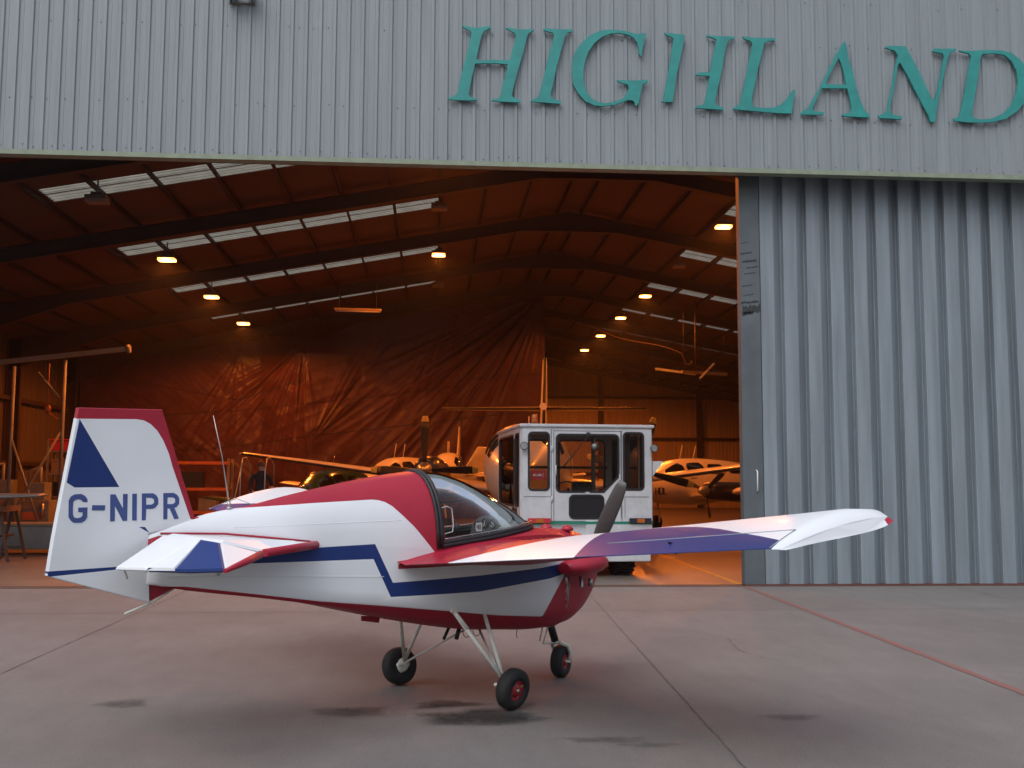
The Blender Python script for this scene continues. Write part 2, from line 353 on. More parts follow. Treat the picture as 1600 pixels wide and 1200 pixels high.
LET= {"H": [[[0.35, 8.703], [0.412, 8.695], [0.516, 8.677], [0.654, 8.685], [0.744, 8.707], [0.799, 8.705], [0.79, 8.676], [0.696, 8.629], [0.662, 8.568], [0.628, 8.438], [0.572, 8.165], [0.644, 8.15], [0.837, 8.167], [1.1, 8.166], [1.127, 8.298], [1.193, 8.544], [1.178, 8.608], [1.126, 8.635], [1.031, 8.684], [1.084, 8.698], [1.209, 8.674], [1.362, 8.679], [1.487, 8.684], [1.466, 8.657], [1.397, 8.623], [1.362, 8.55], [1.321, 8.348], [1.252, 8.102], [1.184, 7.843], [1.13, 7.6], [1.164, 7.566], [1.268, 7.533], [1.261, 7.493], [0.951, 7.498], [0.813, 7.508], [0.834, 7.531], [0.923, 7.544], [0.957, 7.595], [0.991, 7.78], [1.052, 8.01], [1.065, 8.103], [0.865, 8.111], [0.559, 8.096], [0.515, 7.907], [0.479, 7.707], [0.46, 7.593], [0.497, 7.549], [0.604, 7.534], [0.593, 7.505], [0.388, 7.499], [0.139, 7.505], [0.161, 7.539], [0.25, 7.572], [0.291, 7.63], [0.317, 7.787], [0.39, 8.102], [0.45, 8.346], [0.496, 8.591], [0.461, 8.632], [0.378, 8.665]]], "I": [[[1.633, 8.71], [1.696, 8.703], [1.892, 8.698], [2.09, 8.705], [2.073, 8.669], [2.003, 8.645], [1.961, 8.571], [1.898, 8.324], [1.836, 8.093], [1.787, 7.834], [1.738, 7.647], [1.766, 7.57], [1.912, 7.532], [1.898, 7.489], [1.669, 7.503], [1.427, 7.513], [1.434, 7.541], [1.517, 7.562], [1.558, 7.627], [1.613, 7.829], [1.669, 8.087], [1.738, 8.376], [1.794, 8.594], [1.773, 8.636], [1.668, 8.661], [1.624, 8.686]]], "G": [[[2.792, 8.719], [2.933, 8.707], [3.074, 8.671], [3.145, 8.668], [3.261, 8.69], [3.251, 8.638], [3.214, 8.5], [3.177, 8.296], [3.142, 8.338], [3.136, 8.439], [3.115, 8.525], [3.06, 8.603], [2.961, 8.65], [2.82, 8.674], [2.679, 8.654], [2.553, 8.599], [2.44, 8.501], [2.341, 8.354], [2.285, 8.208], [2.257, 8.05], [2.259, 7.878], [2.298, 7.708], [2.381, 7.596], [2.492, 7.535], [2.618, 7.525], [2.758, 7.551], [2.884, 7.612], [2.948, 7.7], [2.977, 7.786], [2.956, 7.836], [2.816, 7.867], [2.788, 7.902], [3.041, 7.906], [3.287, 7.923], [3.28, 7.882], [3.195, 7.844], [3.166, 7.706], [3.136, 7.562], [3.094, 7.49], [3.073, 7.503], [3.066, 7.553], [3.024, 7.587], [2.954, 7.585], [2.856, 7.539], [2.73, 7.496], [2.562, 7.473], [2.422, 7.483], [2.283, 7.55], [2.172, 7.675], [2.096, 7.816], [2.075, 7.986], [2.082, 8.187], [2.131, 8.347], [2.23, 8.494], [2.37, 8.622], [2.525, 8.699], [2.652, 8.718]]], "Ha": [[[3.553, 8.701], [3.77, 8.689], [3.847, 8.689], [3.881, 8.662], [3.845, 8.486], [3.796, 8.263], [3.755, 8.073], [3.722, 7.883], [3.673, 7.576], [3.488, 7.571], [3.519, 7.595], [3.56, 7.815], [3.633, 8.195], [3.674, 8.464], [3.699, 8.608], [3.645, 8.645], [3.576, 8.67]]], "Hb": [[[4.228, 8.687], [4.375, 8.679], [4.531, 8.677], [4.695, 8.683], [4.679, 8.65], [4.585, 8.615], [4.553, 8.543], [4.511, 8.367], [4.468, 8.128], [4.41, 7.858], [4.352, 7.621], [4.374, 7.543], [4.505, 7.5], [4.482, 7.472], [4.296, 7.481], [4.034, 7.489], [4.05, 7.525], [4.142, 7.539], [4.19, 7.6], [4.231, 7.805], [4.27, 8.019], [4.048, 8.023], [4.088, 8.071], [4.281, 8.082], [4.307, 8.249], [4.365, 8.504], [4.39, 8.616], [4.328, 8.646], [4.235, 8.666]]], "L": [[[4.813, 8.687], [5.031, 8.671], [5.22, 8.674], [5.348, 8.682], [5.337, 8.637], [5.234, 8.627], [5.163, 8.588], [5.129, 8.451], [5.062, 8.195], [5.002, 7.924], [4.943, 7.67], [4.964, 7.537], [5.104, 7.526], [5.291, 7.531], [5.417, 7.59], [5.513, 7.688], [5.61, 7.833], [5.657, 7.827], [5.622, 7.676], [5.586, 7.446], [5.352, 7.447], [5.072, 7.462], [4.637, 7.488], [4.653, 7.52], [4.731, 7.554], [4.772, 7.649], [4.831, 7.919], [4.907, 8.269], [4.97, 8.573], [4.937, 8.62], [4.835, 8.648]]], "A": [[[6.478, 8.676], [6.508, 8.6], [6.537, 8.377], [6.595, 8.188], [6.651, 7.903], [6.723, 7.667], [6.783, 7.527], [6.867, 7.458], [6.851, 7.421], [6.701, 7.421], [6.417, 7.429], [6.41, 7.46], [6.529, 7.487], [6.562, 7.536], [6.55, 7.678], [6.515, 7.835], [6.5, 7.886], [6.082, 7.877], [6.016, 7.74], [5.958, 7.612], [5.925, 7.532], [5.955, 7.494], [6.12, 7.483], [6.103, 7.44], [5.915, 7.437], [5.734, 7.435], [5.743, 7.476], [5.838, 7.522], [5.92, 7.658], [6.051, 7.884], [6.183, 8.142], [6.266, 8.304], [6.349, 8.467]], [[6.376, 8.388], [6.416, 8.293], [6.452, 8.151], [6.486, 7.949], [6.144, 7.947], [6.214, 8.096], [6.297, 8.258]]], "N": [[[7.171, 8.612], [7.332, 8.617], [7.488, 8.618], [7.564, 8.464], [7.687, 8.222], [7.786, 7.995], [7.871, 7.799], [7.938, 7.725], [7.998, 7.925], [8.062, 8.219], [8.117, 8.459], [8.096, 8.52], [7.943, 8.546], [7.936, 8.569], [7.968, 8.601], [8.114, 8.598], [8.331, 8.61], [8.321, 8.574], [8.227, 8.533], [8.178, 8.438], [8.124, 8.221], [8.052, 7.942], [7.99, 7.68], [7.934, 7.397], [7.925, 7.373], [7.857, 7.379], [7.83, 7.477], [7.729, 7.672], [7.6, 7.928], [7.5, 8.139], [7.387, 8.342], [7.345, 8.303], [7.317, 8.133], [7.263, 7.871], [7.203, 7.641], [7.176, 7.526], [7.251, 7.475], [7.394, 7.449], [7.382, 7.403], [7.188, 7.413], [7.013, 7.415], [6.999, 7.453], [7.1, 7.501], [7.146, 7.548], [7.199, 7.763], [7.252, 8.009], [7.306, 8.286], [7.357, 8.457], [7.307, 8.539], [7.178, 8.573], [7.151, 8.591]]], "D": [[[8.383, 8.581], [8.576, 8.579], [8.825, 8.6], [9.074, 8.608], [9.258, 8.568], [9.394, 8.464], [9.497, 8.328], [9.566, 8.129], [9.542, 7.928], [9.457, 7.771], [9.31, 7.598], [9.119, 7.47], [8.916, 7.41], [8.715, 7.389], [8.47, 7.389], [8.255, 7.406], [8.245, 7.444], [8.335, 7.477], [8.369, 7.585], [8.441, 7.863], [8.517, 8.234], [8.573, 8.49], [8.536, 8.535], [8.398, 8.562]], [[8.76, 8.535], [8.947, 8.55], [9.133, 8.533], [9.252, 8.428], [9.324, 8.276], [9.346, 8.076], [9.307, 7.89], [9.206, 7.687], [9.061, 7.544], [8.872, 7.462], [8.687, 7.442], [8.565, 7.468], [8.554, 7.59], [8.609, 7.822], [8.675, 8.131], [8.726, 8.441]]]}
REG= {"G": [[[-2.831, 1.512], [-2.808, 1.501], [-2.793, 1.481], [-2.792, 1.465], [-2.819, 1.466], [-2.827, 1.477], [-2.842, 1.482], [-2.862, 1.478], [-2.873, 1.467], [-2.874, 1.43], [-2.872, 1.395], [-2.865, 1.38], [-2.85, 1.375], [-2.83, 1.377], [-2.818, 1.387], [-2.817, 1.407], [-2.843, 1.409], [-2.843, 1.434], [-2.791, 1.435], [-2.79, 1.379], [-2.802, 1.359], [-2.822, 1.348], [-2.867, 1.349], [-2.884, 1.363], [-2.896, 1.381], [-2.899, 1.475], [-2.888, 1.497], [-2.868, 1.509]]], "dash": [[[-2.764, 1.447], [-2.688, 1.446], [-2.69, 1.416], [-2.765, 1.417]]], "N": [[[-2.661, 1.508], [-2.631, 1.509], [-2.582, 1.426], [-2.585, 1.511], [-2.557, 1.51], [-2.554, 1.354], [-2.58, 1.353], [-2.631, 1.442], [-2.628, 1.353], [-2.656, 1.352]]], "I": [[[-2.529, 1.512], [-2.501, 1.512], [-2.496, 1.354], [-2.524, 1.355]]], "P": [[[-2.47, 1.513], [-2.4, 1.514], [-2.38, 1.502], [-2.367, 1.483], [-2.366, 1.449], [-2.383, 1.428], [-2.402, 1.421], [-2.44, 1.421], [-2.44, 1.355], [-2.465, 1.354]], [[-2.443, 1.488], [-2.41, 1.487], [-2.393, 1.478], [-2.392, 1.457], [-2.406, 1.447], [-2.441, 1.446]]], "R": [[[-2.336, 1.515], [-2.269, 1.516], [-2.247, 1.504], [-2.233, 1.485], [-2.232, 1.451], [-2.248, 1.429], [-2.262, 1.426], [-2.23, 1.36], [-2.26, 1.358], [-2.292, 1.422], [-2.306, 1.422], [-2.305, 1.358], [-2.33, 1.357]], [[-2.308, 1.489], [-2.273, 1.489], [-2.259, 1.48], [-2.258, 1.459], [-2.273, 1.448], [-2.308, 1.449]]]}
RUD= {"outline": [[-2.86, 1.999], [-2.365, 2.013], [-2.127, 1.354], [-2.144, 1.349], [-2.316, 1.3], [-2.424, 1.278], [-2.403, 0.875], [-2.964, 1.051], [-2.991, 1.063], [-2.968, 1.264]], "blue": [[-2.857, 1.94], [-2.608, 1.551], [-2.868, 1.548], [-2.915, 1.576]], "red": [[-2.877, 2.009], [-2.356, 2.037], [-2.093, 1.353], [-2.153, 1.355], [-2.281, 1.671], [-2.308, 1.752], [-2.348, 1.833], [-2.387, 1.889], [-2.431, 1.928], [-2.474, 1.948], [-2.521, 1.953], [-2.874, 1.94]], "blue2": [[-2.481, 1.316], [-2.443, 1.315], [-2.412, 1.278]], "blue3": [[-2.997, 1.083], [-2.417, 1.092], [-2.416, 1.074], [-2.603, 1.073], [-2.995, 1.053]], "ventral": [[-2.396, 1.064], [-2.392, 0.968], [-2.385, 0.877], [-2.215, 0.953]], "skid": [[-2.533, 0.816], [-2.373, 0.868], [-2.223, 0.951]]}
# ------------------------------------------------------------------ ground
def sheet(name, x0, x1, y0, y1, z, m, nx=1, ny=1, kind='structure'):
    b = MB(); vs = [(x0 + (x1 - x0) * i / nx, y0 + (y1 - y0) * j / ny, z) for j in range(ny + 1) for i in range(nx + 1)]
    b.add(vs, [(j * (nx + 1) + i, j * (nx + 1) + i + 1, (j + 1) * (nx + 1) + i + 1, (j + 1) * (nx + 1) + i) for j in range(ny) for i in range(nx)])
    return tag(b.build(name, m, fix=False), kind=kind)
sheet('apron_ground', -450, 450, -450, 700, 0.0, M['concrete'])
sheet('hangar_floor', -16.2, 25.0, 16.62, 71.6, 0.004, M['floor'])

def strip(b, pts, w, z, wob=0.0, mi=0):
    """a thin irregular band lying on the ground"""
    n = len(pts); L = []; Rr = []
    for i, p in enumerate(pts):
        a = Vector(pts[max(i - 1, 0)]); c = Vector(pts[min(i + 1, n - 1)]); d = (c - a).normalized(); q = Vector((-d.y, d.x))
        wl = w / 2 * (1 + wob * random.uniform(-1, 1)); wr = w / 2 * (1 + wob * random.uniform(-1, 1))
        L.append((p[0] + q.x * wl, p[1] + q.y * wl, z)); Rr.append((p[0] - q.x * wr, p[1] - q.y * wr, z))
    b.add(L + Rr, [(i, i + 1, n + i + 1, n + i) for i in range(n - 1)], mi)
def line_pts(a, b_, n, j=0.0):
    return [(a[0] + (b_[0] - a[0]) * i / n + random.uniform(-j, j), a[1] + (b_[1] - a[1]) * i / n) for i in range(n + 1)]
b = MB(); strip(b, line_pts((4.83, 16.3), (4.3, 2.5), 90), .085, .004, .18); tag(b.build('painted_line', M['lineRed'], fix=False), kind='structure')
b = MB(); strip(b, line_pts((4.86, 16.7), (5.3, 31.0), 60), .085, .008, .12); tag(b.build('painted_floor_line', M['lineLampYel'], fix=False), kind='structure')
jb = MB()
for x in (-21, -15.2, -9.4, -3.62, 2.27, 8.1, 14):
    strip(jb, line_pts((x + .02, 16.3), (x - .78 + (.9 if x < -3 else 0), 1.0), 160, .006), .008, .004, .8)
    strip(jb, line_pts((x, 1.0), (x, -8), 60, .006), .008, .004, .8)
for y in (13.2, 4.3):
    strip(jb, line_pts((-24, y), (24, y + .25), 220, .0), .012, .004, .6)
for (x0, y0, x1, y1) in ((2.1, 12.4, 3.3, 9.6), (-4.6, 12.8, -5.9, 9.4), (6.2, 12.9, 7.6, 9.0)):
    n_ = 60; pts_ = []
    for i in range(n_ + 1):
        q = i / n_; w_ = .35 * noise.noise(Vector((q * 4, x0, y0))) + .08 * noise.noise(Vector((q * 22, x0, y0 + 5)))
        pts_.append((x0 + (x1 - x0) * q + w_, y0 + (y1 - y0) * q + w_ * .6))
    strip(jb, pts_, .005, .004, .9)
tag(jb.build('slab_joints', M['joint'], fix=False), kind='structure')
# steel threshold rail of the sliding doors
b = MB(); b.bb((-15, 16.36, .0), (14, 16.40, .012)); b.bb((-15, 16.56, .0), (14, 16.60, .012)); tag(b.build('door_rail_track', mat('rusty_rail', (.12, .055, .035), .6, var=.3, vscale=8)), kind='structure')

def blob(b, cx, cy_, rx, ry, z, seed, n=40):
    vs = [(cx, cy_, z)]
    for k in range(n):
        a = 2 * PI * k / n; q = 1 + .45 * noise.noise(Vector((math.cos(a) * 1.7 + seed, math.sin(a) * 1.7, seed * .7))) + .2 * noise.noise(Vector((math.cos(a) * 6 + seed, math.sin(a) * 6, 3)))
        vs.append((cx + rx * q * math.cos(a), cy_ + ry * q * math.sin(a), z))
    b.add(vs, [(0, 1 + k, 1 + (k + 1) % n) for k in range(n)])

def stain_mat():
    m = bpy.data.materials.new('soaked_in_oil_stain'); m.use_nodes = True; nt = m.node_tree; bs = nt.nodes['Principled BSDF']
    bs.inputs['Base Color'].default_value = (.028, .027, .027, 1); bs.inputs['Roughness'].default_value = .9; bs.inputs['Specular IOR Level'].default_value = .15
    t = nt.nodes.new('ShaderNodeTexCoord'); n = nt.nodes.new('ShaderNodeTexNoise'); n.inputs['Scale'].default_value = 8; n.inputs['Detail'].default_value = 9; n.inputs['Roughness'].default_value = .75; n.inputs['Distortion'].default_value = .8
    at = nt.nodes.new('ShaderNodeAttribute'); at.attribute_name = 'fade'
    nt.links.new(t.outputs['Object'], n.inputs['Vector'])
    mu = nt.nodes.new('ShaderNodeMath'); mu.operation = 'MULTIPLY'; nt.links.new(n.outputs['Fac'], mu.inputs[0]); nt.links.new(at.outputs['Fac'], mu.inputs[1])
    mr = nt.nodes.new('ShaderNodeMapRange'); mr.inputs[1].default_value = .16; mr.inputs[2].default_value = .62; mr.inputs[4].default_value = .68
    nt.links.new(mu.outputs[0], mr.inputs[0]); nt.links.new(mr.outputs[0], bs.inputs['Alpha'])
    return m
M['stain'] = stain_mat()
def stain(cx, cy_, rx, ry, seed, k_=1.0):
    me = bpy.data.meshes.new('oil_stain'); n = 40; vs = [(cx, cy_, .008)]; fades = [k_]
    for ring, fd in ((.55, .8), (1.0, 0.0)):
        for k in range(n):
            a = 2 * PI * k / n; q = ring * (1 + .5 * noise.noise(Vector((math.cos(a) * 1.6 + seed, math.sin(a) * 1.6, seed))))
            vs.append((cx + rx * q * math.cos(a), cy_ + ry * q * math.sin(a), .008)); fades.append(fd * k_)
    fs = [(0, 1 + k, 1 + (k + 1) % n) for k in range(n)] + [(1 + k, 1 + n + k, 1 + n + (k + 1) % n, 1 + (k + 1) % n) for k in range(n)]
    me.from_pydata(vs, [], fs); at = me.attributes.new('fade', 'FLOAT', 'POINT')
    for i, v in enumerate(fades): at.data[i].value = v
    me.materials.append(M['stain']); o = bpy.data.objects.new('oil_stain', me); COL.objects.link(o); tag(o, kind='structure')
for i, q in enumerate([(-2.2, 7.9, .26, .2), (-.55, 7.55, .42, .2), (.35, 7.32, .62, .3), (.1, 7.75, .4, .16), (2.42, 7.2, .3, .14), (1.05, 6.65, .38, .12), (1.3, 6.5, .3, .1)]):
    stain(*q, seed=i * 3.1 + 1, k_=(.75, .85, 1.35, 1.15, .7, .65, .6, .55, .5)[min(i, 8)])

# ------------------------------------------------------------------ the hangar
RX, ZR, SL = 4.4, 10.8, 0.185
XL, XR, YB = -16.0, 24.8, 71.5
def zr(x): return ZR - SL * abs(x - RX)
hangar = empty('hangar', (4.4, 16.6, 0), label='large metal hangar with open front, brown steel roof frames and grey ribbed fascia', cat='hangar')
HO = Vector((4.4, 16.6, 0))
def hb(b, name, m, **k):
    b.v = [tuple(Vector(p) - HO) for p in b.v]; return b.build(name, m, hangar, **k)
YF0 = 16.1; BAY = 6.1
# fascia
b = MB(); pitch = .2175; ZB = 6.53; n = int(41.6 / pitch); FY = 16.0
prof = []
for i in range(n + 1):
    x = -16.2 + i * pitch
    prof += [(x - .036, 0), (x - .022, -.024), (x + .022, -.024), (x + .036, 0), (x + .07, 0), (x + .075, -.004), (x + .09, -.004), (x + .095, 0)]
vs = []
for (x, y) in prof: vs += [(x, FY + y, ZB), (x, FY + y, 11.45)]
b.add(vs, [(2 * i, 2 * i + 2, 2 * i + 3, 2 * i + 1) for i in range(len(prof) - 1)])
b.bb((-16.2, FY + .06, ZB), (25, FY + .14, 11.45))
for i in range(n):
    x = -16.2 + i * pitch
    if x < -9 or x > 12: continue
    for z, pr in ((6.62, .8), (7.37, .5), (8.6, .25), (9.3, .2)):
        if random.random() < pr:
            xx = x + random.choice((.11, .05, .16)) + random.uniform(-.01, .01); zz = z + random.uniform(-.03, .03)
            b.lathe([(0, .009), (.008, .009)], (xx, FY, zz), (0, -1, 0), 6, mi=1, smooth=False)
hb(b, 'fascia_cladding', [M['fascia'], M['fastener']], fix=False)
b = MB(); b.bb((-16.2, FY - .045, 6.48), (25, FY + .14, 6.53)); b.bb((-16.2, FY - .045, 6.53), (25, FY - .04, 6.555)); hb(b, 'fascia_trim', M['trim'])
b = MB(); b.bb((-16, 16.14, 7.0), (24.8, 16.62, 7.05)); b.bb((-16, 16.66, 6.70), (24.8, 16.9, 7.3)); hb(b, 'door_header_beam', M['beam'])
b = MB(); b.prism([(-16.1, 16.9, 7.3), (24.9, 16.9, 7.3), (24.9, 16.9, zr(24.9)), (RX, 16.9, ZR), (-16.1, 16.9, zr(-16.1))], (0, -.05, 0)); hb(b, 'gable_lining', M['beam'])
# roof sheets with the strips left open for the rooflights
def slab(b, x0, x1, y0, y1, t=.06):
    b.add([(x0, y0, zr(x0)), (x1, y0, zr(x1)), (x1, y1, zr(x1)), (x0, y1, zr(x0)), (x0, y0, zr(x0) + t), (x1, y0, zr(x1) + t), (x1, y1, zr(x1) + t), (x0, y1, zr(x0) + t)],
          [(0, 3, 2, 1), (4, 5, 6, 7), (0, 1, 5, 4), (1, 2, 6, 5), (2, 3, 7, 6), (3, 0, 4, 7)])
for side_, (xa, xb, s0, s1) in enumerate(((XL - .3, RX, -9.22, .07), (RX, XR + .3, 8.73, 18.02))):
    b = MB(); y = 16.16
    for k in range(9):
        ya = YF0 + BAY * k + 2.35; yb = ya + 1.1
        if k == 8: ya = yb = YB + .2
        slab(b, xa, xb, y, ya)
        if k < 8: slab(b, xa, s0, ya, yb); slab(b, s1, xb, ya, yb)
        y = yb
    hb(b, 'roof', M['roof'], fix=False)
    for k in range(8):
        ya = YF0 + BAY * k + 2.35; nn = 36; b = MB(); vs = []
        for i in range(nn + 1):
            yy = ya + 1.1 * i / nn; ph = (yy / .185) % 1; h = .028 if ph < .35 else (0 if ph > .5 else .028 * (.5 - ph) / .15)
            if ph > .85: h = .028 * (ph - .85) / .15
            vs += [(s0, yy, zr(s0) + .012 + h), (s1, yy, zr(s1) + .012 + h)]
        b.add(vs, [(2 * i, 2 * i + 1, 2 * i + 3, 2 * i + 2) for i in range(nn)], smooth=False)
        hb(b, 'rooflight', M['rooflight'], fix=False)
        b = MB(); yy = ya + .38
        b.add([(s0, yy, zr(s0) - .012), (s1, yy, zr(s1) - .012), (s1, yy + .045, zr(s1) - .012), (s0, yy + .045, zr(s0) - .012)] + [(s0, yy, zr(s0) - .004), (s1, yy, zr(s1) - .004), (s1, yy + .045, zr(s1) - .004), (s0, yy + .045, zr(s0) - .004)], [(0, 1, 2, 3), (4, 5, 6, 7), (0, 1, 5, 4), (2, 3, 7, 6)])
        hb(b, 'rooflight_joint', M['beam'], fix=False)
# purlins
pxs = [RX - .4, RX + .4] + [.07 - 1.34 * k for k in range(-2, 13)] + [8.73 + 1.34 * k for k in range(-2, 12)]
for x in pxs:
    if not (XL < x < XR): continue
    z = zr(x); b = MB()
    b.bb((x - .012, 16.95, z - .16), (x + .012, YB - .1, z - .012)); b.bb((x - .012, 16.95, z - .16), (x + .055, YB - .1, z - .145)); b.bb((x - .055, 16.95, z - .024), (x + .012, YB - .1, z - .01))
    hb(b, 'purlin', M['beam'])
# frames: rafters with apex and eaves haunches, and columns
def rafter(y):
    b = MB()
    def seg(x0, x1, d0, d1):
        t0, t1 = zr(x0) - .165, zr(x1) - .165
        b.prism([(x0, y - .008, t0), (x1, y - .008, t1), (x1, y - .008, t1 - d1), (x0, y - .008, t0 - d0)], (0, .016, 0))
        for o0, o1 in ((0, 0), (-d0 + .02, -d1 + .02)):
            b.add([(x0, y - .11, t0 + o0), (x1, y - .11, t1 + o1), (x1, y + .11, t1 + o1), (x0, y + .11, t0 + o0), (x0, y - .11, t0 + o0 - .02), (x1, y - .11, t1 + o1 - .02), (x1, y + .11, t1 + o1 - .02), (x0, y + .11, t0 + o0 - .02)],
                  [(0, 1, 2, 3), (4, 5, 6, 7), (0, 1, 5, 4), (1, 2, 6, 5), (2, 3, 7, 6), (3, 0, 4, 7)])
    D = .40
    seg(RX - 1.6, RX, D, D + .28); seg(RX, RX + 1.6, D + .28, D)
    seg(XL + 4.2, RX - 1.6, D, D); seg(RX + 1.6, XR - 4.2, D, D)
    seg(XL + .1, XL + 4.2, D + .75, D); seg(XR - 4.2, XR - .1, D, D + .75)
    return hb(b, 'rafter', M['beam'], fix=False)
for k in range(10):
    y = YF0 + BAY * k + (1.0 if k == 0 else 0) + (.15 if k == 9 else 0)
    rafter(y)
    for x in (XL + .3, XR - .3):
        b = MB(); zt = zr(x) - .2
        b.bb((x - .008 - .24, y - .008, 0), (x + .248, y + .008, zt)); b.bb((x - .26, y - .12, 0), (x - .24, y + .12, zt)); b.bb((x + .24, y - .12, 0), (x + .26, y + .12, zt))
        hb(b, 'column', M['beam'])
def ribbed(name, a, c, z1f, m, flip=1):
    """vertical ribbed sheet from a to c (ground points)"""
    a = Vector(a); c = Vector(c); d = c - a; L = d.length; d.normalize(); nrm = Vector((-d.y, d.x)) * flip; n = int(L / .25); b = MB(); vs = []
    for i in range(n + 1):
        for o, h in ((0, 0), (.13, 0), (.15, .03), (.23, .03)):
            p = a + d * min(L, i * .25 + o) + nrm * h; vs += [(p.x, p.y, 0), (p.x, p.y, z1f(p))]
    b.add(vs, [(2 * i, 2 * i + 2, 2 * i + 3, 2 * i + 1) for i in range(len(vs) // 2 - 1)])
    return hb(b, name, m, fix=False)
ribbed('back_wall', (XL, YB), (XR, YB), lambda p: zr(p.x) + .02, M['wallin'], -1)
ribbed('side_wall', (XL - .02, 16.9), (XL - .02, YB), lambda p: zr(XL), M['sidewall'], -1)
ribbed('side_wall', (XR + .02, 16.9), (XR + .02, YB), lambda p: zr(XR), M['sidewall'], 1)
for z in (2.2, 4.6, 7.4):
    b = MB(); zz = z; x0 = XL if z < 6.6 else RX - (ZR - z) / SL + .8; x1 = XR if z < 6.6 else RX + (ZR - z) / SL - .8
    b.bb((x0, YB - .24, z), (x1, YB - .04, z + .16)); hb(b, 'wall_rail', M['beam'])
    if z < 6:
        b = MB(); b.bb((XL + .06, 17.2, z), (XL + .24, YB - .3, z + .16)); hb(b, 'wall_rail', M['beam'])
for x in (-9.2, -2.4, 4.4, 11.2, 18):
    b = MB(); b.bb((x - .15, YB - .55, 0), (x + .15, YB - .26, zr(x) - .25)); hb(b, 'wind_post', M['beam'])
for q in (((14.4, 16.1, 0), (XR + .1, 16.3, 6.48)), ((XL - .2, 16.1, 0), (-14.6, 16.3, 6.48))): b = MB(); b.bb(*q); hb(b, 'front_wall', M['fascia'])
for q in (((XL - .2, 16.31, 0), (XL - .05, 17, zr(XL))), ((XR + .05, 16.31, 0), (XR + .2, 17, zr(XR)))): b = MB(); b.bb(*q); hb(b, 'corner_post', M['fascia'])

# sliding door
DX0, DX1, DY = 4.86, 14.3, 16.44
door = empty('sliding_door', (DX0, DY, 0), label='tall blue-grey sliding hangar door with deep vertical ribs, half open', cat='door')
b = MB(); p = .3868; x = DX0 + .335; pr = []
while x < DX1:
    pr += [(x, .115), (x + .003, .006), (x + .012, 0), (x + .215, 0), (x + .228, .006), (x + p - .03, .108), (x + p - .02, .115), (x + p - .001, .115)]
    x += p
vs = []
for (xx, yy) in pr: vs += [(xx - DX0, yy, .03), (xx - DX0, yy, 6.9)]
b.add(vs, [(2 * i, 2 * i + 2, 2 * i + 3, 2 * i + 1) for i in range(len(pr) - 1)])
b.bb((.3, .135, .02), (DX1 - DX0, .19, 6.9))
b.build('door_sheet', M['door'], door, fix=False)
b = MB(); b.bb((0, -.01, .02), (.325, .15, 6.9)); b.bb((0, .15, .02), (.02, .17, 6.9)); b.build('door_stile', M['doorstile'], door, bevel=.006)
b = MB(); b.tube([(.21, -.01, 1.47), (.21, -.07, 1.49), (.21, -.07, 1.79), (.21, -.01, 1.81)], .011, 8); b.build('handle', M['pale'], door)
b = MB()
for (zc, h, x0, x1) in ((4.37, .13, .03, .32), (4.3, .05, .02, .2), (5.28, .02, .01, .2), (5.15, .035, .04, .28), (5.05, .02, .1, .3), (4.95, .015, .06, .25), (4.75, .015, .03, .2), (4.6, .012, .05, .22), (4.48, .03, .01, .3), (5.45, .012, .02, .14)):
    nn = 14; top = [(x0 + (x1 - x0) * i / nn, -.0125, zc + h * (.5 + .5 * noise.noise(Vector((i * .9, zc * 7, 0)))) + (i / nn) * .03) for i in range(nn + 1)]
    bot = [(x0 + (x1 - x0) * i / nn, -.0125, zc - h * (.5 + .6 * noise.noise(Vector((i * .9, zc * 5, 4)))) + (i / nn) * .03) for i in range(nn + 1)]
    b.add(top + bot, [(i, i + 1, nn + 2 + i, nn + 1 + i) for i in range(nn)])
b.build('scuff_mark', M['scuff'], door, fix=False)
b = MB(); b.bb((.0, -.015, .0), (DX1 - DX0, -.005, .028)); b.bb((.34, .0, .008), (DX1 - DX0, .13, .03)); b.build('bottom_seal', mat('red_brown_seal', (.12, .04, .035), .7), door)

# lettering
LETN = [('H', 'leftmost teal letter H of the lettering on the fascia'), ('I', 'tall teal letter I between the H and the G'), ('G', 'teal letter G, third in the lettering'), ('Ha', 'broken left stroke of the second teal letter H, serifs missing'),
        ('Hb', 'right stroke of the second teal letter H with its stub of crossbar'), ('L', 'teal letter L between the broken H and the A'), ('A', 'teal letter A between the L and the N'), ('N', 'teal letter N between the A and the D'), ('D', 'teal letter D at the right edge of the frame')]
for key, lab in LETN:
    P_ = LET[key]; cx = sum(q[0] for q in P_[0]) / len(P_[0]); cz = min(q[1] for q in P_[0])
    e = outline_mesh('sign_letter', P_, .035, [M['teal']], None, lambda u, v, w, cx=cx, cz=cz: (u - cx, w, v - cz))
    e.location = (cx, 15.93, cz)
    tag(e, lab, 'letter', 'teal letters on the hangar fascia')
# floodlight bracket at the top of the fascia
fl = empty('fascia_floodlight', (-3.05, 15.97, 8.98), label='dark floodlight on a bracket high on the grey fascia', cat='floodlight')
b = MB(); b.box((0, -.2, .1), (.42, .26, .12), Matrix.Rotation(R(-20), 3, 'X')); b.build('lamp_housing', M['lampgrey'], fl, bevel=.015)
b = MB(); b.bb((-.18, -.1, -.03), (-.15, 0, .2)); b.bb((.15, -.1, -.03), (.18, 0, .2)); b.bb((-.2, -.02, -.05), (.2, 0, -.02)); b.build('bracket', M['lampgrey'], fl)

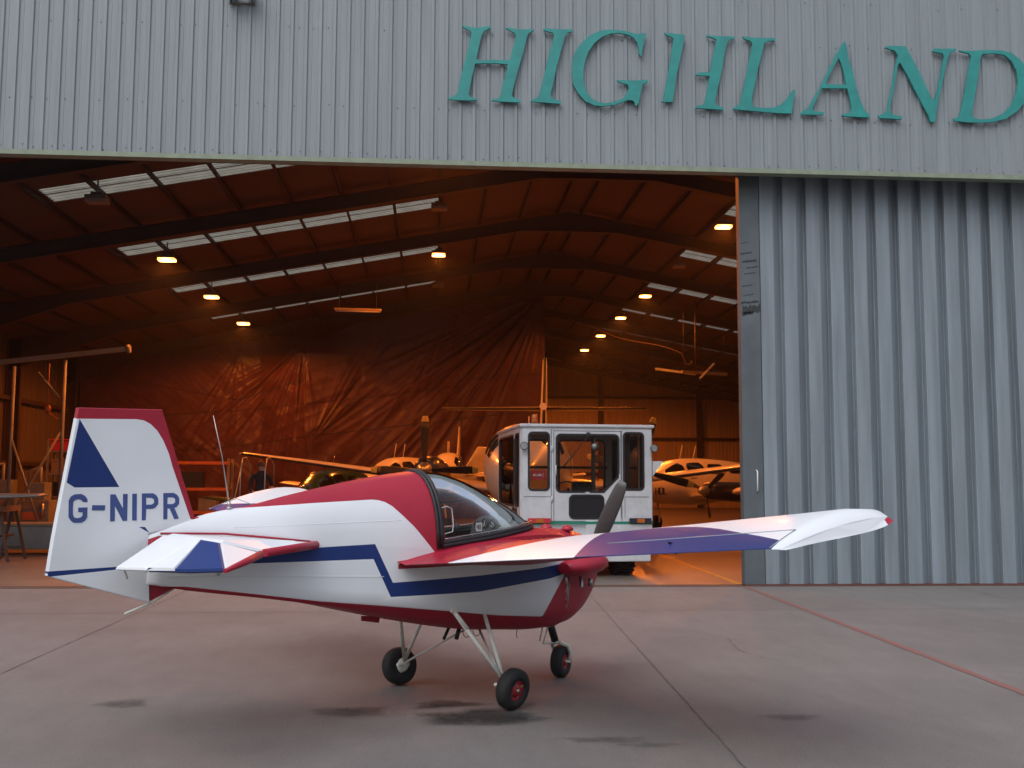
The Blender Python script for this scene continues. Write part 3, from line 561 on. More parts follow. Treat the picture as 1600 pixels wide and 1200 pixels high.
# ------------------------------------------------------------------ high-bay lamps
def make_lamp():
    t = empty('hangar_lamp')
    b = MB(); b.bb((-.24, -.19, .02), (.24, .19, .12)); b.bb((-.13, -.12, .12), (.13, .12, .2)); b.build('lamp_housing', M['lampgrey'], t, bevel=.02)
    b = MB(); b.bb((-.015, -.015, .2), (.015, .015, .5)); b.build('bracket', M['lampgrey'], t)
    return t
def lit_lens():
    m = bpy.data.materials.new('lit_sodium_lens'); m.use_nodes = True; nt = m.node_tree; bs = nt.nodes['Principled BSDF']; bs.inputs['Base Color'].default_value = (.6, .35, .15, 1)
    t = nt.nodes.new('ShaderNodeTexCoord'); g = nt.nodes.new('ShaderNodeMapping'); g.inputs['Scale'].default_value = (2.9, 3.8, .2)
    gr = nt.nodes.new('ShaderNodeTexGradient'); gr.gradient_type = 'SPHERICAL'; r = nt.nodes.new('ShaderNodeValToRGB')
    r.color_ramp.elements[0].position = 0.0; r.color_ramp.elements[0].color = (1, .22, .02, 1); r.color_ramp.elements[1].position = .6; r.color_ramp.elements[1].color = (1, .5, .13, 1)
    mr = nt.nodes.new('ShaderNodeMapRange'); mr.inputs[1].default_value = 0; mr.inputs[2].default_value = .7; mr.inputs[3].default_value = 1.6; mr.inputs[4].default_value = 18
    nt.links.new(t.outputs['Object'], g.inputs[0]); nt.links.new(g.outputs[0], gr.inputs[0]); nt.links.new(gr.outputs['Fac'], r.inputs[0]); nt.links.new(gr.outputs['Fac'], mr.inputs[0])
    nt.links.new(r.outputs[0], bs.inputs['Emission Color']); nt.links.new(mr.outputs[0], bs.inputs['Emission Strength']); return m
M['lens_on'] = lit_lens()
M['lens_off'] = mat('unlit_lens', (.3, .27, .24), .2)
def lens(t, on):
    b = MB(); b.bb((-.23, -.17, -.045), (.23, .17, .018)); b.build('lens', M['lens_on' if on else 'lens_off'], t)
    if on:
        ld = bpy.data.lights.new('sodium_light', 'SPOT'); ld.energy = LAMP_W; ld.color = SODIUM; ld.spot_size = R(166); ld.spot_blend = .3; ld.shadow_soft_size = .05
        lo = bpy.data.objects.new('sodium_light', ld); COL.objects.link(lo); lo.parent = t; lo.location = (0, 0, -.11)
base = make_lamp()
LAMPS = [(8.74, 31.2, 9.45, 1, 'lit sodium lamp hanging nearest the sliding door, largest in the right row'), (8.74, 43.3, 9.45, 1, 'lit sodium lamp second in the right row, beside a rooflight'), (8.74, 49.2, 9.45, 1, 'lit sodium lamp third in the right row'),
         (8.74, 55.3, 9.45, 1, 'lit sodium lamp fourth in the right row, above the pipe frame cable'), (8.74, 61.4, 9.45, 1, 'farthest and smallest lit sodium lamp, above the airliner fin'),
         (-7.74, 30.5, 7.95, 1, 'lit sodium lamp nearest in the left row under the second rooflight strip'), (-7.74, 36.6, 7.95, 1, 'lit sodium lamp in the middle of the left row'), (-7.74, 42.7, 7.95, 1, 'lit sodium lamp farthest in the left row, above the plastic curtain'),
         (.05, 24.3, 9.6, 1, 'lit sodium lamp above the doorway, hidden behind the fascia'), (8.74, 25.1, 9.45, 1, 'lit sodium lamp behind the sliding door'), 
         (.05, 36.7, 9.6, 1, 'lone lit sodium lamp in the middle of the roof'),
         (8.74, 37.2, 9.45, 0, 'unlit grey lamp in the right row'), (-7.74, 24.2, 7.95, 0, 'unlit grey lamp across the nearest rooflight strip at left'), (.05, 30.4, 9.6, 0, 'unlit lamp at the end of the second rooflight strip, above the lone lit lamp'), (.05, 42.6, 9.6, 0, 'unlit lamp below and beyond the lone lit middle lamp')]
for i, (x, y, z, on, lab) in enumerate(LAMPS):
    if i == 0: t = base
    else:
        t = base.copy(); COL.objects.link(t)
        for ch in base.children:
            if ch.name.startswith('lens') or ch.type == 'LIGHT': continue
            c = ch.copy(); COL.objects.link(c); c.parent = t
    t.location = (x, y, z); tag(t, lab, 'lamp', 'high-bay lamps under the hangar roof')
for i, (x, y, z, on, lab) in enumerate(LAMPS):
    pass
lamps_objs = [o for o in COL.objects if o.name.startswith('hangar_lamp') and o.type == 'EMPTY']
for t in lamps_objs:
    on = next(q[3] for q in LAMPS if abs(q[0] - t.location.x) < .01 and abs(q[1] - t.location.y) < .01)
    lens(t, on)

# ------------------------------------------------------------------ plastic curtain
CX0, CX1, CY = -15.4, 4.87, 47.0
def cheight(x): return zr(x) - .62 - .03 * abs(math.sin(x * 1.9)) - (.45 * math.exp(-((x + 5.2) / 1.1) ** 2)) 
ANCH = [(-5.75, 7.7, .34, 4.5, 7.0, 200, 285), (4.9, 10.2, .42, 9, 9.0, 195, 262), (.8, 9.6, .13, 6, 8.0, 225, 290), (-8.6, 7.4, .10, 4, 7.0, 225, 290), (-5.3, 3.4, .20, 3.0, 8.0, 30, 85)]
def cdisp(x, z):
    d = 0.0
    for (ax, az, A, Lr, k, a0, a1) in ANCH:
        dx, dz = x - ax, z - az; r = math.hypot(dx, dz) + 1e-4; th = math.degrees(math.atan2(dz, dx)) % 360
        win = max(0, min(1, (th - a0) / 18)) * max(0, min(1, (a1 - th) / 18))
        if win <= 0: continue
        tr = R(th); q = noise.noise(Vector((tr * k, r * .10, ax * 3.1))) ; q2 = noise.noise(Vector((tr * k * 2.7, r * .2, ax * 1.7 + 8)))
        w = A * math.exp(-r / Lr) * min(1, r / .9) * win
        d += .62 * w * ((1 - 2.6 * abs(q)) + .45 * (1 - 3 * abs(q2)))
    d += .12 * noise.noise(Vector((x * .3, z * .22, 1))) + .02 * (1 - 2.5 * abs(noise.noise(Vector((x * .7 + z * 1.0, z * .25 - x * .2, 5))))) + .008 * (1 - 3 * abs(noise.noise(Vector((x * 2.6 + z * 3.2, z * .7 - x * .5, 9)))))
    d += .8 * max(0, 1 - abs(x + 5.55 - .04 * (7.6 - z)) / 2.2) * min(1, max(0, (8.2 - z) / 1.0)) * (.3 + .7 * min(1, z / 4))
    return d
NX, NZ = 420, 190; b = MB(); vs = []
for j in range(NZ + 1):
    for i in range(NX + 1):
        x = CX0 + (CX1 - CX0) * i / NX; z = .03 + (cheight(x) - .03) * j / NZ; vs.append((x - CX0, -cdisp(x, z), z))
b.add(vs, [(j * (NX + 1) + i, j * (NX + 1) + i + 1, (j + 1) * (NX + 1) + i + 1, (j + 1) * (NX + 1) + i) for j in range(NZ) for i in range(NX)], smooth=True)
cur = empty('plastic_curtain', (CX0, CY, 0), label='huge dark red-brown plastic sheet curtain hung across the hangar', cat='curtain')
b.build('sheet', M['tarpaulin'], cur, fix=False)
def seam(pts):
    b = MB(); P = []
    for (a, c) in zip(pts[:-1], pts[1:]):
        for q in range(30):
            x = a[0] + (c[0] - a[0]) * q / 30; z = a[1] + (c[1] - a[1]) * q / 30; P.append((x - CX0, -cdisp(x, z) - .012, z))
    b.tube(P, .014, 5); b.build('seam', M['seam'], cur, fix=False)
for s_ in ([(-15, 2.9), (-10, 3.0), (-5.5, 3.6), (0, 4.3), (4.8, 4.9)], [(-15, 6.3), (-8.7, 5.2), (-5.6, 6.1)], [(.75, 9.3), (1.1, 5.2), (1.3, 2)], [(-5.6, 3.6), (-5.45, 1)], [(1, 7.9), (4.8, 8.3)], [(1.1, 6.2), (4.8, 6.5)], [(-3, 6.9), (1, 7.7)], [(-13, 4.4), (-5.6, 5.0), (1, 5.9)]): seam(s_)
# ------------------------------------------------------------------ the small aerobatic aircraft on the apron
# local frame: x forward, y to port (so starboard side is y < 0), z up; origin on the ground between the main wheels
TH = R(39.7)
plane = empty('light_aircraft', (.15, 8.05, 0), TH, label='small white, red and blue single-seat aircraft registered G-NIPR on the apron', cat='aircraft')
def interp(x, xs, ys):
    if x <= xs[0]: return ys[0]
    for i in range(len(xs) - 1):
        if x <= xs[i + 1]: return ys[i] + (ys[i + 1] - ys[i]) * (x - xs[i]) / (xs[i + 1] - xs[i])
    return ys[-1]
def sm(x, xs, ys):      # smooth interpolation (Catmull-Rom on uneven knots)
    if x <= xs[0]: return ys[0]
    if x >= xs[-1]: return ys[-1]
    for i in range(len(xs) - 1):
        if x <= xs[i + 1]:
            h = xs[i + 1] - xs[i]; t = (x - xs[i]) / h
            m0 = (ys[i + 1] - ys[i - 1]) / (xs[i + 1] - xs[i - 1]) if i > 0 else (ys[1] - ys[0]) / (xs[1] - xs[0])
            m1 = (ys[i + 2] - ys[i]) / (xs[i + 2] - xs[i]) if i + 2 < len(xs) else (ys[-1] - ys[-2]) / (xs[-1] - xs[-2])
            return (2*t**3-3*t*t+1)*ys[i] + (t**3-2*t*t+t)*h*m0 + (-2*t**3+3*t*t)*ys[i+1] + (t**3-t*t)*h*m1
HW = lambda s: sm(s, [-2.42, -1.9, -1.2, -.4, .6, .92], [.035, .12, .225, .325, .325, .30])
ZC = lambda s: sm(s, [-2.42, -2.2, -1.75, -1.32, -.85, -.33, .16, .6, .92], [1.0, .95, .88, .81, .75, .68, .61, .565, .56])
ZK = lambda s: sm(s, [-2.42, -2.2, -1.76, -1.33, -.87, -.41, 0, .41, .7, .92], [.975, .94, .87, .785, .675, .575, .50, .46, .435, .435])
ZT = lambda s: sm(s, [-2.42, -2.13, -1.96, -1.76, -1.45, -1.1, -.72, -.4], [1.275, 1.362, 1.40, 1.43, 1.5, 1.57, 1.635, 1.672])
DZC = lambda s: sm(s, [-.4, 0, .4, .76, .92], [1.17, 1.205, 1.235, 1.235, 1.22])
def ZS(s): return interp(s, [-2.42, -1.9, -1.0, -.4], [1.17, 1.2, 1.16, 1.12]) if s < -.4 else DZC(s) - .05
def xs_(a, b, n): return [a + (b - a) * i / n for i in range(n + 1)]

SIDE = xs_(-2.42, .92, 44)
def usec(s):
    h, zc, zk, zs = HW(s), ZC(s), ZK(s), ZS(s); hc = h * .96; pts = []
    for k in range(6): pts.append((h - .004 * math.sin(PI * k / 6) * 0, zs + (zc + .012 - zs) * k / 5))
    low = [(hc * .985, zc - .004), (hc * .93, zc - .018 - (zc - zk) * .06)]
    for a in (.35, .6, .85, 1.0): low.append((hc * math.cos(a * PI / 2) ** .9 * .93, zc - .018 - (zc - .018 - zk) * math.sin(a * PI / 2)))
    half = pts + low
    return [(s, -t, z) for t, z in half] + [(s, t, z) for t, z in reversed(half[:-1])]
b = MB(); b.loft([usec(s) for s in SIDE], closed=False, cap=False, smooth=True)
# turtledeck
TD = xs_(-2.42, -.4, 30)
def tsec(s, k=1.0, dz=0):
    h, zs, zt = HW(s) * k, ZS(s), ZT(s) + dz; pts = []
    for i in range(17):
        a = PI * i / 16; c, sn = math.cos(a), math.sin(a); e = .92
        pts.append((s, -h * math.copysign(abs(c) ** e, c), zs + (zt - zs) * sn ** e))
    return pts
b.loft([tsec(s) for s in TD], closed=False, cap=False, smooth=True)
# front deck, around the canopy footprint
FOOT = lambda s: .315 if s < -.05 else .315 * math.sqrt(max(0, 1 - ((s + .05) / .81) ** 2))
for sg in (-1, 1):
    rows = []
    for s in xs_(-.4, .92, 40):
        f = FOOT(s); h = HW(s); rows.append([(s, sg * (f + (h - f) * k / 6), DZC(s) - .05 * ((f + (h - f) * k / 6) / h) ** 2) for k in range(7)])
    b.loft(rows, closed=False, cap=False, smooth=True)
# stern post
s0 = usec(-2.42); t0 = tsec(-2.42)
b.add(s0 + list(reversed(t0[1:-1])), [tuple(range(len(s0) + len(t0) - 2))])
fus = b.build('fuselage', [M['white'], M['red'], M['blue']], plane)
RED = 1; BLU = 2
stripe = [(-2.5, 1.095), (-1.55, 1.155), (-.93, 1.17), (-.79, .905), (-.03, .915), (.60, .935), (.935, .962), (.935, .882), (.72, .85), (-.03, .80), (-.805, .81), (-.94, 1.07), (-1.76, 1.075), (-2.5, 1.075)]
redtop = [(-1.97, 1.41), (-1.6, 1.432), (-1.35, 1.447), (-.92, 1.468), (-.87, 1.464), (-.82, 1.45), (-.77, 1.42), (-.62, 1.28), (-.44, 1.085), (-.75, 1.025), (-.75, .995), (1.3, .995), (1.3, 1.9), (-2.0, 1.9)]
keel = [(-2.5, .97), (-2.2, .953), (-1.75, .882), (-1.32, .812), (-.85, .752), (-.33, .682), (.16, .612), (.62, .565), (.88, .85), (.935, .88), (1.2, .88), (1.2, 0), (-2.5, 0)]
tailred = [(-2.43, 1.24), (-2.36, 1.26), (-2.30, 1.262), (-1.98, 1.25), (-1.98, 1.243), (-2.3, 1.22), (-2.43, 1.2)]
finred = [(-2.45, 1.262), (-2.3, 1.315), (-2.1, 1.362), (-2.1, 1.5), (-2.5, 1.5)]
paint(fus, [(stripe, BLU), (redtop, RED), (keel, RED), (tailred, RED), (finred, RED)], (0, 2))
# cockpit tub interior and bulkhead
b = MB()
b.loft([[(s, -HW(s) * .93, DZC(s) - .06), (s, -HW(s) * .9, ZC(s) + .03), (s, HW(s) * .9, ZC(s) + .03), (s, HW(s) * .93, DZC(s) - .06)] for s in xs_(-.385, .85, 8)], closed=False, cap=False)
b.add([(-.385, y, z) for y, z in ((-.3, .75), (.3, .75), (.3, 1.15), (.27, 1.4), (.15, 1.58), (0, 1.63), (-.15, 1.58), (-.27, 1.4), (-.3, 1.15))], [tuple(range(9))])
b.add([(.78, -.3, .6), (.78, .3, .6), (.78, .3, 1.16), (.78, -.3, 1.16)], [(0, 1, 2, 3)])
b.build('cockpit_lining', M['cockpit'], plane, fix=False)
b = MB(); b.box((-.27, 0, 1.17), (.09, .40, .62), Matrix.Rotation(R(-14), 3, 'Y')); b.box((-.02, 0, .86), (.42, .40, .09), Matrix.Rotation(R(4), 3, 'Y'))
b.build('seat', M['seat'], plane, bevel=.035, seg=3)
b = MB(); b.box((.1, -.17, 1.06), (.46, .05, .16)); b.box((.12, .19, 1.08), (.5, .05, .16)); b.build('side_pocket', M['seat'], plane, bevel=.02)
b = MB(); pts = [(.36, .215 * math.cos(PI * k / 14) , 1.20 + .135 * math.sin(PI * k / 14)) for k in range(15)] + [(.33, -.24, 1.06), (.33, .24, 1.06)]
b.prism(pts, (.015, 0, 0)); panel = b.build('instrument_panel', mat('grey_instrument_panel', (.09, .09, .09), .45), plane)
b = MB()
for (y, z, r) in ((-.15, 1.24, .038), (-.06, 1.27, .038), (.03, 1.275, .038), (.12, 1.25, .038), (-.11, 1.16, .034), (-.02, 1.18, .036), (.07, 1.175, .034), (.16, 1.16, .03)):
    b.lathe([(0, r), (.02, r), (.022, r * .8), (.012, r * .78), (.012, 0)], (.358, y, z), (-1, 0, 0), 18, mi=0)
    b.box((.343, y + .004, z + .005), (.003, .004, r * 1.1), Matrix.Rotation(R(y * 700), 3, 'X'), mi=1)
    for k in range(8):
        a = 2 * PI * k / 8; b.box((.345, y + r * .62 * math.cos(a), z + r * .62 * math.sin(a)), (.002, .004, .004), mi=1)
b.build('gauges', [M['gauge'], M['pale']], panel)
b = MB(); b.tube([(.02, 0, .9), (.05, 0, 1.05), (.03, 0, 1.2)], .011, 8); b.tube([(.03, 0, 1.2), (.028, 0, 1.28)], .018, 8); b.build('control_stick', M['black'], plane)
b = MB(); b.tube([(-.36, .2, 1.22), (.0, .23, 1.235), (.34, .235, 1.25)], .012, 8); b.build('side_rail', M['steel'], plane)
# canopy
CT = lambda s: sm(s, [-.38, -.19, 0, .23, .47, .64, .76], [1.668, 1.655, 1.61, 1.52, 1.405, 1.305, 1.232])
def csec(s, f=None, n=20):
    w = FOOT(s) if f is None else f; zb = DZC(s) - .05 * (w / HW(s)) ** 2 + .004; zt = max(CT(s), zb + .004)
    return [(s, -w * math.copysign(abs(math.cos(PI * i / n)) ** .9, math.cos(PI * i / n)), zb + (zt - zb) * math.sin(PI * i / n) ** .88) for i in range(n + 1)]
b = MB(); b.loft([csec(s) for s in xs_(-.385, .755, 30)], closed=False, cap=False, smooth=True); can = b.build('canopy', M['canopy'], plane, fix=False)
b = MB(); hoop = csec(-.395, .325); b.tube([(x, y * 1.005, z + .004) for x, y, z in hoop], .017, 8); b.tube([(x - .03, y * 1.0, z) for x, y, z in hoop], .014, 8)
fr = b.build('canopy_hoop', M['black'], plane)
b = MB(); base_l = []
for s in xs_(-.40, .765, 26): w = FOOT(s) + .006; base_l.append((s, -w, DZC(s) - .05 * (w / HW(s)) ** 2 + .014))
base_r = [(x, -y, z) for x, y, z in reversed(base_l)]
b.tube(base_l + [(.775, 0, DZC(.77) + .012)] + base_r, .019, 8); b.tube([(x, y * .99, z + .022) for x, y, z in base_l] + [(.765, 0, DZC(.77) + .03)] + [(x, y * .99, z + .022) for x, y, z in base_r], .016, 8); b.build('canopy_base_frame', M['black'], plane)
b = MB(); b.tube([(x, y * .97, z + .046) for x, y, z in base_l[1:-1]], .0045, 6); b.tube([(x, y * .97, z + .046) for x, y, z in base_r[1:-1]], .0045, 6); b.build('canopy_rail', M['steel'], plane)
b = MB(); b.tube([(-.36, -.25, 1.40), (-.29, -.252, 1.415), (-.245, -.255, 1.40), (-.24, -.27, 1.29), (-.26, -.285, 1.235), (-.34, -.29, 1.22)], .0045, 6); b.build('grab_wire', M['pale'], plane)
# small white placard with 48
b = MB(); b.box((-.005, -.285, 1.262), (.058, .003, .062)); pl = b.build('placard', M['pale'], plane)
b = MB()
for (x, z, w, h) in ((-.024, .008, .004, .018), (-.017, -.001, .018, .004), (-.011, 0, .004, .034), (.006, .015, .016, .004), (.006, 0, .016, .004), (.006, -.015, .016, .004), (-.002, 0, .004, .034), (.014, 0, .004, .034)): b.box((-.005 + x, -.2875, 1.262 + z), (w, .002, h))
b.build('digits', M['black'], pl)

# nose cowling
b = MB(); secs = []
for s in xs_(.92, 1.52, 14):
    t = (s - .92) / .6; h = sm(s, [.92, 1.1, 1.25, 1.38, 1.46, 1.52], [.30, .27, .235, .19, .15, .07]); zt = sm(s, [.92, 1.1, 1.3, 1.44, 1.52], [1.222, 1.215, 1.18, 1.12, 1.05]); zb = sm(s, [.92, 1.12, 1.3, 1.42, 1.49, 1.52], [.436, .465, .56, .68, .80, .92])
    zc = (zt + zb) / 2; hh = (zt - zb) / 2; ring = []
    for k in range(28):
        a = 2 * PI * k / 28; c, sn = math.cos(a), math.sin(a); e = .72; ring.append((s, h * math.copysign(abs(c) ** e, c), zc + hh * math.copysign(abs(sn) ** e, sn)))
    secs.append(ring)
b.loft(secs, True, True); cowl = b.build('engine_cowling', M['red'], plane)
b = MB()
for zc_, r_ in ((0, 0),):
    ring = [(.925, y * 1.006, .83 + (z - .83) * 1.006) for (x, y, z) in secs[0]]
    b.tube(ring[14:] + ring[:1], .006, 6); b.tube([(x + .02, y, z) for x, y, z in ring[14:] + ring[:1]], .004, 6)
b.build('cowling_seam', M['steel'], plane)
for sg in (-1, 1):
    b = MB(); rings = []
    for s in xs_(.80, 1.34, 14):
        t = (s - .8) / .54; r = .105 * math.sqrt(max(.002, 1 - max(0, (t - .55) / .45) ** 2.2)) * min(1, .5 + t * 1.6); yc = sg * (.38 - .05 * t)
        rings.append([(s, yc + 1.25 * r * math.cos(2 * PI * k / 20), .925 + .03 * t + .8 * r * math.sin(2 * PI * k / 20)) for k in range(20)])
    b.loft(rings, True, True); b.build('cylinder_fairing', M['red'], plane)
    b = MB(); b.tube([(.86, sg * .34, .88), (.86, sg * .36, .80)], .012, 8); b.tube([(1.02, sg * .36, .86), (1.02, sg * .37, .775), (1.01, sg * .37, .76)], .014, 8); b.tube([(1.2, sg * .30, .82), (1.2, sg * .30, .76)], .02, 8); b.build('drain_pipe', M['steel'], plane)
b = MB(); b.lathe([(0, .05), (.02, .048), (.04, .03), (.046, .001)], (1.12, -.12, 1.2), (0, 0, 1), 18); b.lathe([(0, .05), (.02, .048), (.04, .03), (.046, .001)], (1.12, .12, 1.2), (0, 0, 1), 18); b.build('cowling_blister', M['red'], cowl)
b = MB(); b.lathe([(0, .11), (.04, .105), (.1, .085), (.16, .05), (.19, .001)], (1.53, 0, 1.01), (1, 0, 0), 24); b.lathe([(-.08, .04), (0, .04)], (1.58, 0, 1.01), (1, 0, 0), 12); b.build('spinner', M['red'], plane)
pr = empty('propeller', (1.575, 0, 1.01)); pr.parent = plane; pr.rotation_euler = (0, 0, 0)
for sg in (1, -1):
    d = Vector((0, -.50, .88)).normalized() * sg; w = Vector((1, 0, 0)).cross(d); rings = []
    for q in xs_(0, 1, 12):
        L = .04 + .64 * q; ch = sm(q, [0, .25, .6, .9, 1], [.04, .064, .064, .052, .034]); tw = R(60 - 42 * q); cdir = w * math.cos(tw) + Vector((1, 0, 0)) * math.sin(tw); nd = d.cross(cdir)
        rings.append([d * L + cdir * ch * math.cos(2 * PI * k / 12) + nd * .009 * math.sin(2 * PI * k / 12) * (1.6 - q) for k in range(12)])
    b = MB(); b.loft(rings, True, True); b.build('blade', M['prop'], pr)

# wings
def airfoil(c, tk, n=14):
    up = []; lo = []
    for i in range(n + 1):
        x = .5 * (1 - math.cos(PI * i / n)); y = 5 * tk * (.2969 * math.sqrt(x) - .126 * x - .3516 * x * x + .2843 * x ** 3 - .1015 * x ** 4)
        cam_ = .022 * (1 - (2 * x - 1) ** 2); up.append((x * c, (cam_ + y) * c)); lo.append((x * c, (cam_ - y * .8) * c))
    return up, lo       # x measured from the leading edge backwards
WT = [.30, .6, 1.0, 1.5, 1.86, 2.1, 2.5, 2.8, 2.975, 3.05, 3.06]
def wing_sec(t, up_=0.0):
    k = 0 if t < 3.04 else (1 if t < 3.055 else 2); tt = min(t, 2.98)
    te = -.74 + (tt - .3) * .121; le = .74 - (tt - .3) * .04; zt = 1.022 + .083 * (tt - .33); zl = 1.02 + .141 * (tt - .33)
    c = le - te; up, lo = airfoil(c, .13); ring = []
    def pt(x, z, upper):
        f = x / c; t2 = tt + (0 if k == 0 else .03 + .11 * (1 - f)); zz = z; le2 = le
        if k == 2:
            t2 += .0 if upper else .075
            if upper: t2 += .045; zz = z * .55 + lo_at[0] * .45
            f2 = f
        return (le - x - (.0 if k < 2 else .03 * (1 - f) - .02 * f), t2, zl + (zt - zl) * f + zz)
    lo_at = [0]
    for i, (x, z) in enumerate(up): lo_at[0] = lo[i][1]; ring.append(pt(x, z, True))
    for i, (x, z) in reversed(list(enumerate(lo[1:-1]))): ring.append(pt(x, z, False))
    return ring
for sg in (-1, 1):
    b = MB(); b.loft([[(x, sg * t, z + (.034 * (t - .33) if sg > 0 else 0)) for x, t, z in wing_sec(t)] for t in WT], True, True)
    w = b.build('wing', [M['white'], M['red'], M['blue']], plane)
    P_ = lambda pl_: [(x, sg * t) for x, t in pl_]
    blue = P_([(-.9, 1.93), (.0, 1.45), (.46, 1.2), (.3, 1.6), (.05, 2.25), (-.16, 2.66), (-.30, 3.0), (-.9, 3.08)])
    red_ = P_([(-.9, .72), (-.67, .735), (-.3, .93), (.3, 1.14), (.9, 1.3), (.9, .2), (-.9, .2)])
    tip = P_([(.54, 3.165), (.9, 3.14), (.9, 3.5), (.50, 3.5)])
    paint(w, [(blue, BLU), (red_, RED), (tip, RED)], (0, 1))
    # aileron gap and hinge line
    def wsurf(t, x):
        te = -.74 + (t - .3) * .121; le = .74 - (t - .3) * .04; zt = 1.022 + .083 * (t - .33); zl = 1.02 + .141 * (t - .33); c = le - te; f = (le - x) / c
        y = 5 * .13 * (.2969 * math.sqrt(f) - .126 * f - .3516 * f * f + .2843 * f ** 3 - .1015 * f ** 4) + .022 * (1 - (2 * f - 1) ** 2)
        return zl + (zt - zl) * f + y * c
    b = MB()
    hx = lambda t: -.74 + (t - .3) * .121 + .27
    PZ = lambda t: .034 * (t - .33) if sg > 0 else 0
    b.tube([(hx(t), sg * t, wsurf(t, hx(t)) + .0005 + PZ(t)) for t in xs_(1.78, 3.0, 12)], .0035, 5)
    b.tube([(hx(3.0) - .26 * k / 4, sg * 3.0, wsurf(3.0, hx(3.0) - .26 * k / 4) + .0005 + PZ(3.0)) for k in range(5)], .0035, 5)
    b.build('aileron_gap', mat('shadow_gap_grey', (.28, .29, .31), .6), w)
    b = MB()
    for tt in (2.3,): b.prism([(-.35, sg * tt, 1.06 + .083 * tt), (-.2, sg * tt, 1.03 + .083 * tt), (-.28, sg * tt, .985 + .083 * tt)], (0, .012, 0))
    b.build('aileron_hinge', M['darkblue'], w)
    b = MB(); b.tube([(.735, sg * .36, 1.12), (.74, sg * .33, 1.12)], .02, 6)
    # root fillet
    rows = []
    for s in xs_(-.76, .74, 20): zz = wsurf(.36, min(.73, max(-.72, s))); rows.append([(s, sg * (HW(max(-2.4, s)) - .006), zz + .02), (s, sg * (HW(s) + .012), zz + .012), (s, sg * (HW(s) + .05), zz + .006), (s, sg * (HW(s) + .10), zz - .002)])
    f = MB(); f.loft(rows, closed=False, cap=False); f.build('root_fillet', M['red'], w, fix=False)

# fabric tapes, stringers, screws
b = MB()
for sg in (-1, 1):
    for z0, z1, s0_, s1_ in ((1.30, 1.325, -1.9, -.72), (1.02, .95, -2.3, -.86)):
        b.tube([(s, sg * (HW(s) * (1.0 if (z0 + (z1 - z0) * (s - s0_) / (s1_ - s0_)) < ZS(s) else max(.05, math.sqrt(max(0, 1 - (((z0 + (z1 - z0) * (s - s0_) / (s1_ - s0_)) - ZS(s)) / (ZT(min(s, -.4)) - ZS(s))) ** 2.1)))) + .0005), z0 + (z1 - z0) * (s - s0_) / (s1_ - s0_)) for s in xs_(s0_, s1_, 30)], .0028, 5)
b.build('stringer_line', M['white'], plane)
b = MB()
for sg in (-1, 1):
    for k in range(9): b.lathe([(0, .0055), (.003, .005)], (.905, sg * (HW(.905) + .001), .62 + k * .06), (0, sg, 0), 6)
    for k in range(14): b.lathe([(0, .004), (.003, .004)], (-.36 + .08 * k, sg * (HW(-.36 + .08 * k) + .0005), DZC(-.36 + .08 * k) - .075), (0, sg, 0), 6)
for k in range(7): b.lathe([(0, .005), (.003, .005)], (.98 + .03 * math.sin(k), -.2 + .065 * k, 1.222), (0, 0, 1), 6)
b.build('screws', M['steel'], plane)
# rudder
rud = outline_mesh('rudder', [RUD['outline']], .034, [M['white'], M['red'], M['blue']], plane, lambda u, v, w: (u, w, v), bevel=.006)
paint(rud, [(RUD['red'], RED), (RUD['blue'], BLU), (RUD['blue2'], BLU), (RUD['blue3'], BLU)], (0, 2))
_ru = [q[0] for k in REG for P0 in REG[k] for q in P0]; REGC = min(_ru) + max(_ru)
for k in REG:
    for sg in (-1, 1):
        if sg == 1: mf = lambda u, v, w: (REGC - u, .0245 + w, v)
        else: mf = lambda u, v, w: (u, -.0245 - w, v)
        outline_mesh('dash' if k == 'dash' else 'letter', REG[k], .0012, M['blueletter'], rud, mf)
outline_mesh('ventral_fin', [RUD['ventral']], .02, M['red'], plane, lambda u, v, w: (u, w, v))
b = MB(); P_ = RUD['skid']; b.tube([(P_[0][0] - .01, -.01, P_[0][1] - .005)] + [(x, -.01, z) for x, z in P_[0:]], [.006, .008, .008, .006], 6); b.build('tail_skid', M['strut'], plane)
b = MB(); b.tube([(-2.44, -.0, 1.30), (-2.40, 0, 1.30)], .02, 8); b.tube([(-2.43, 0, .9), (-2.41, 0, 1.25)], .007, 6); b.tube([(-2.42, -.02, 1.06), (-2.40, -.03, 1.05)], .012, 6); b.build('rudder_hinge', M['steel'], plane)

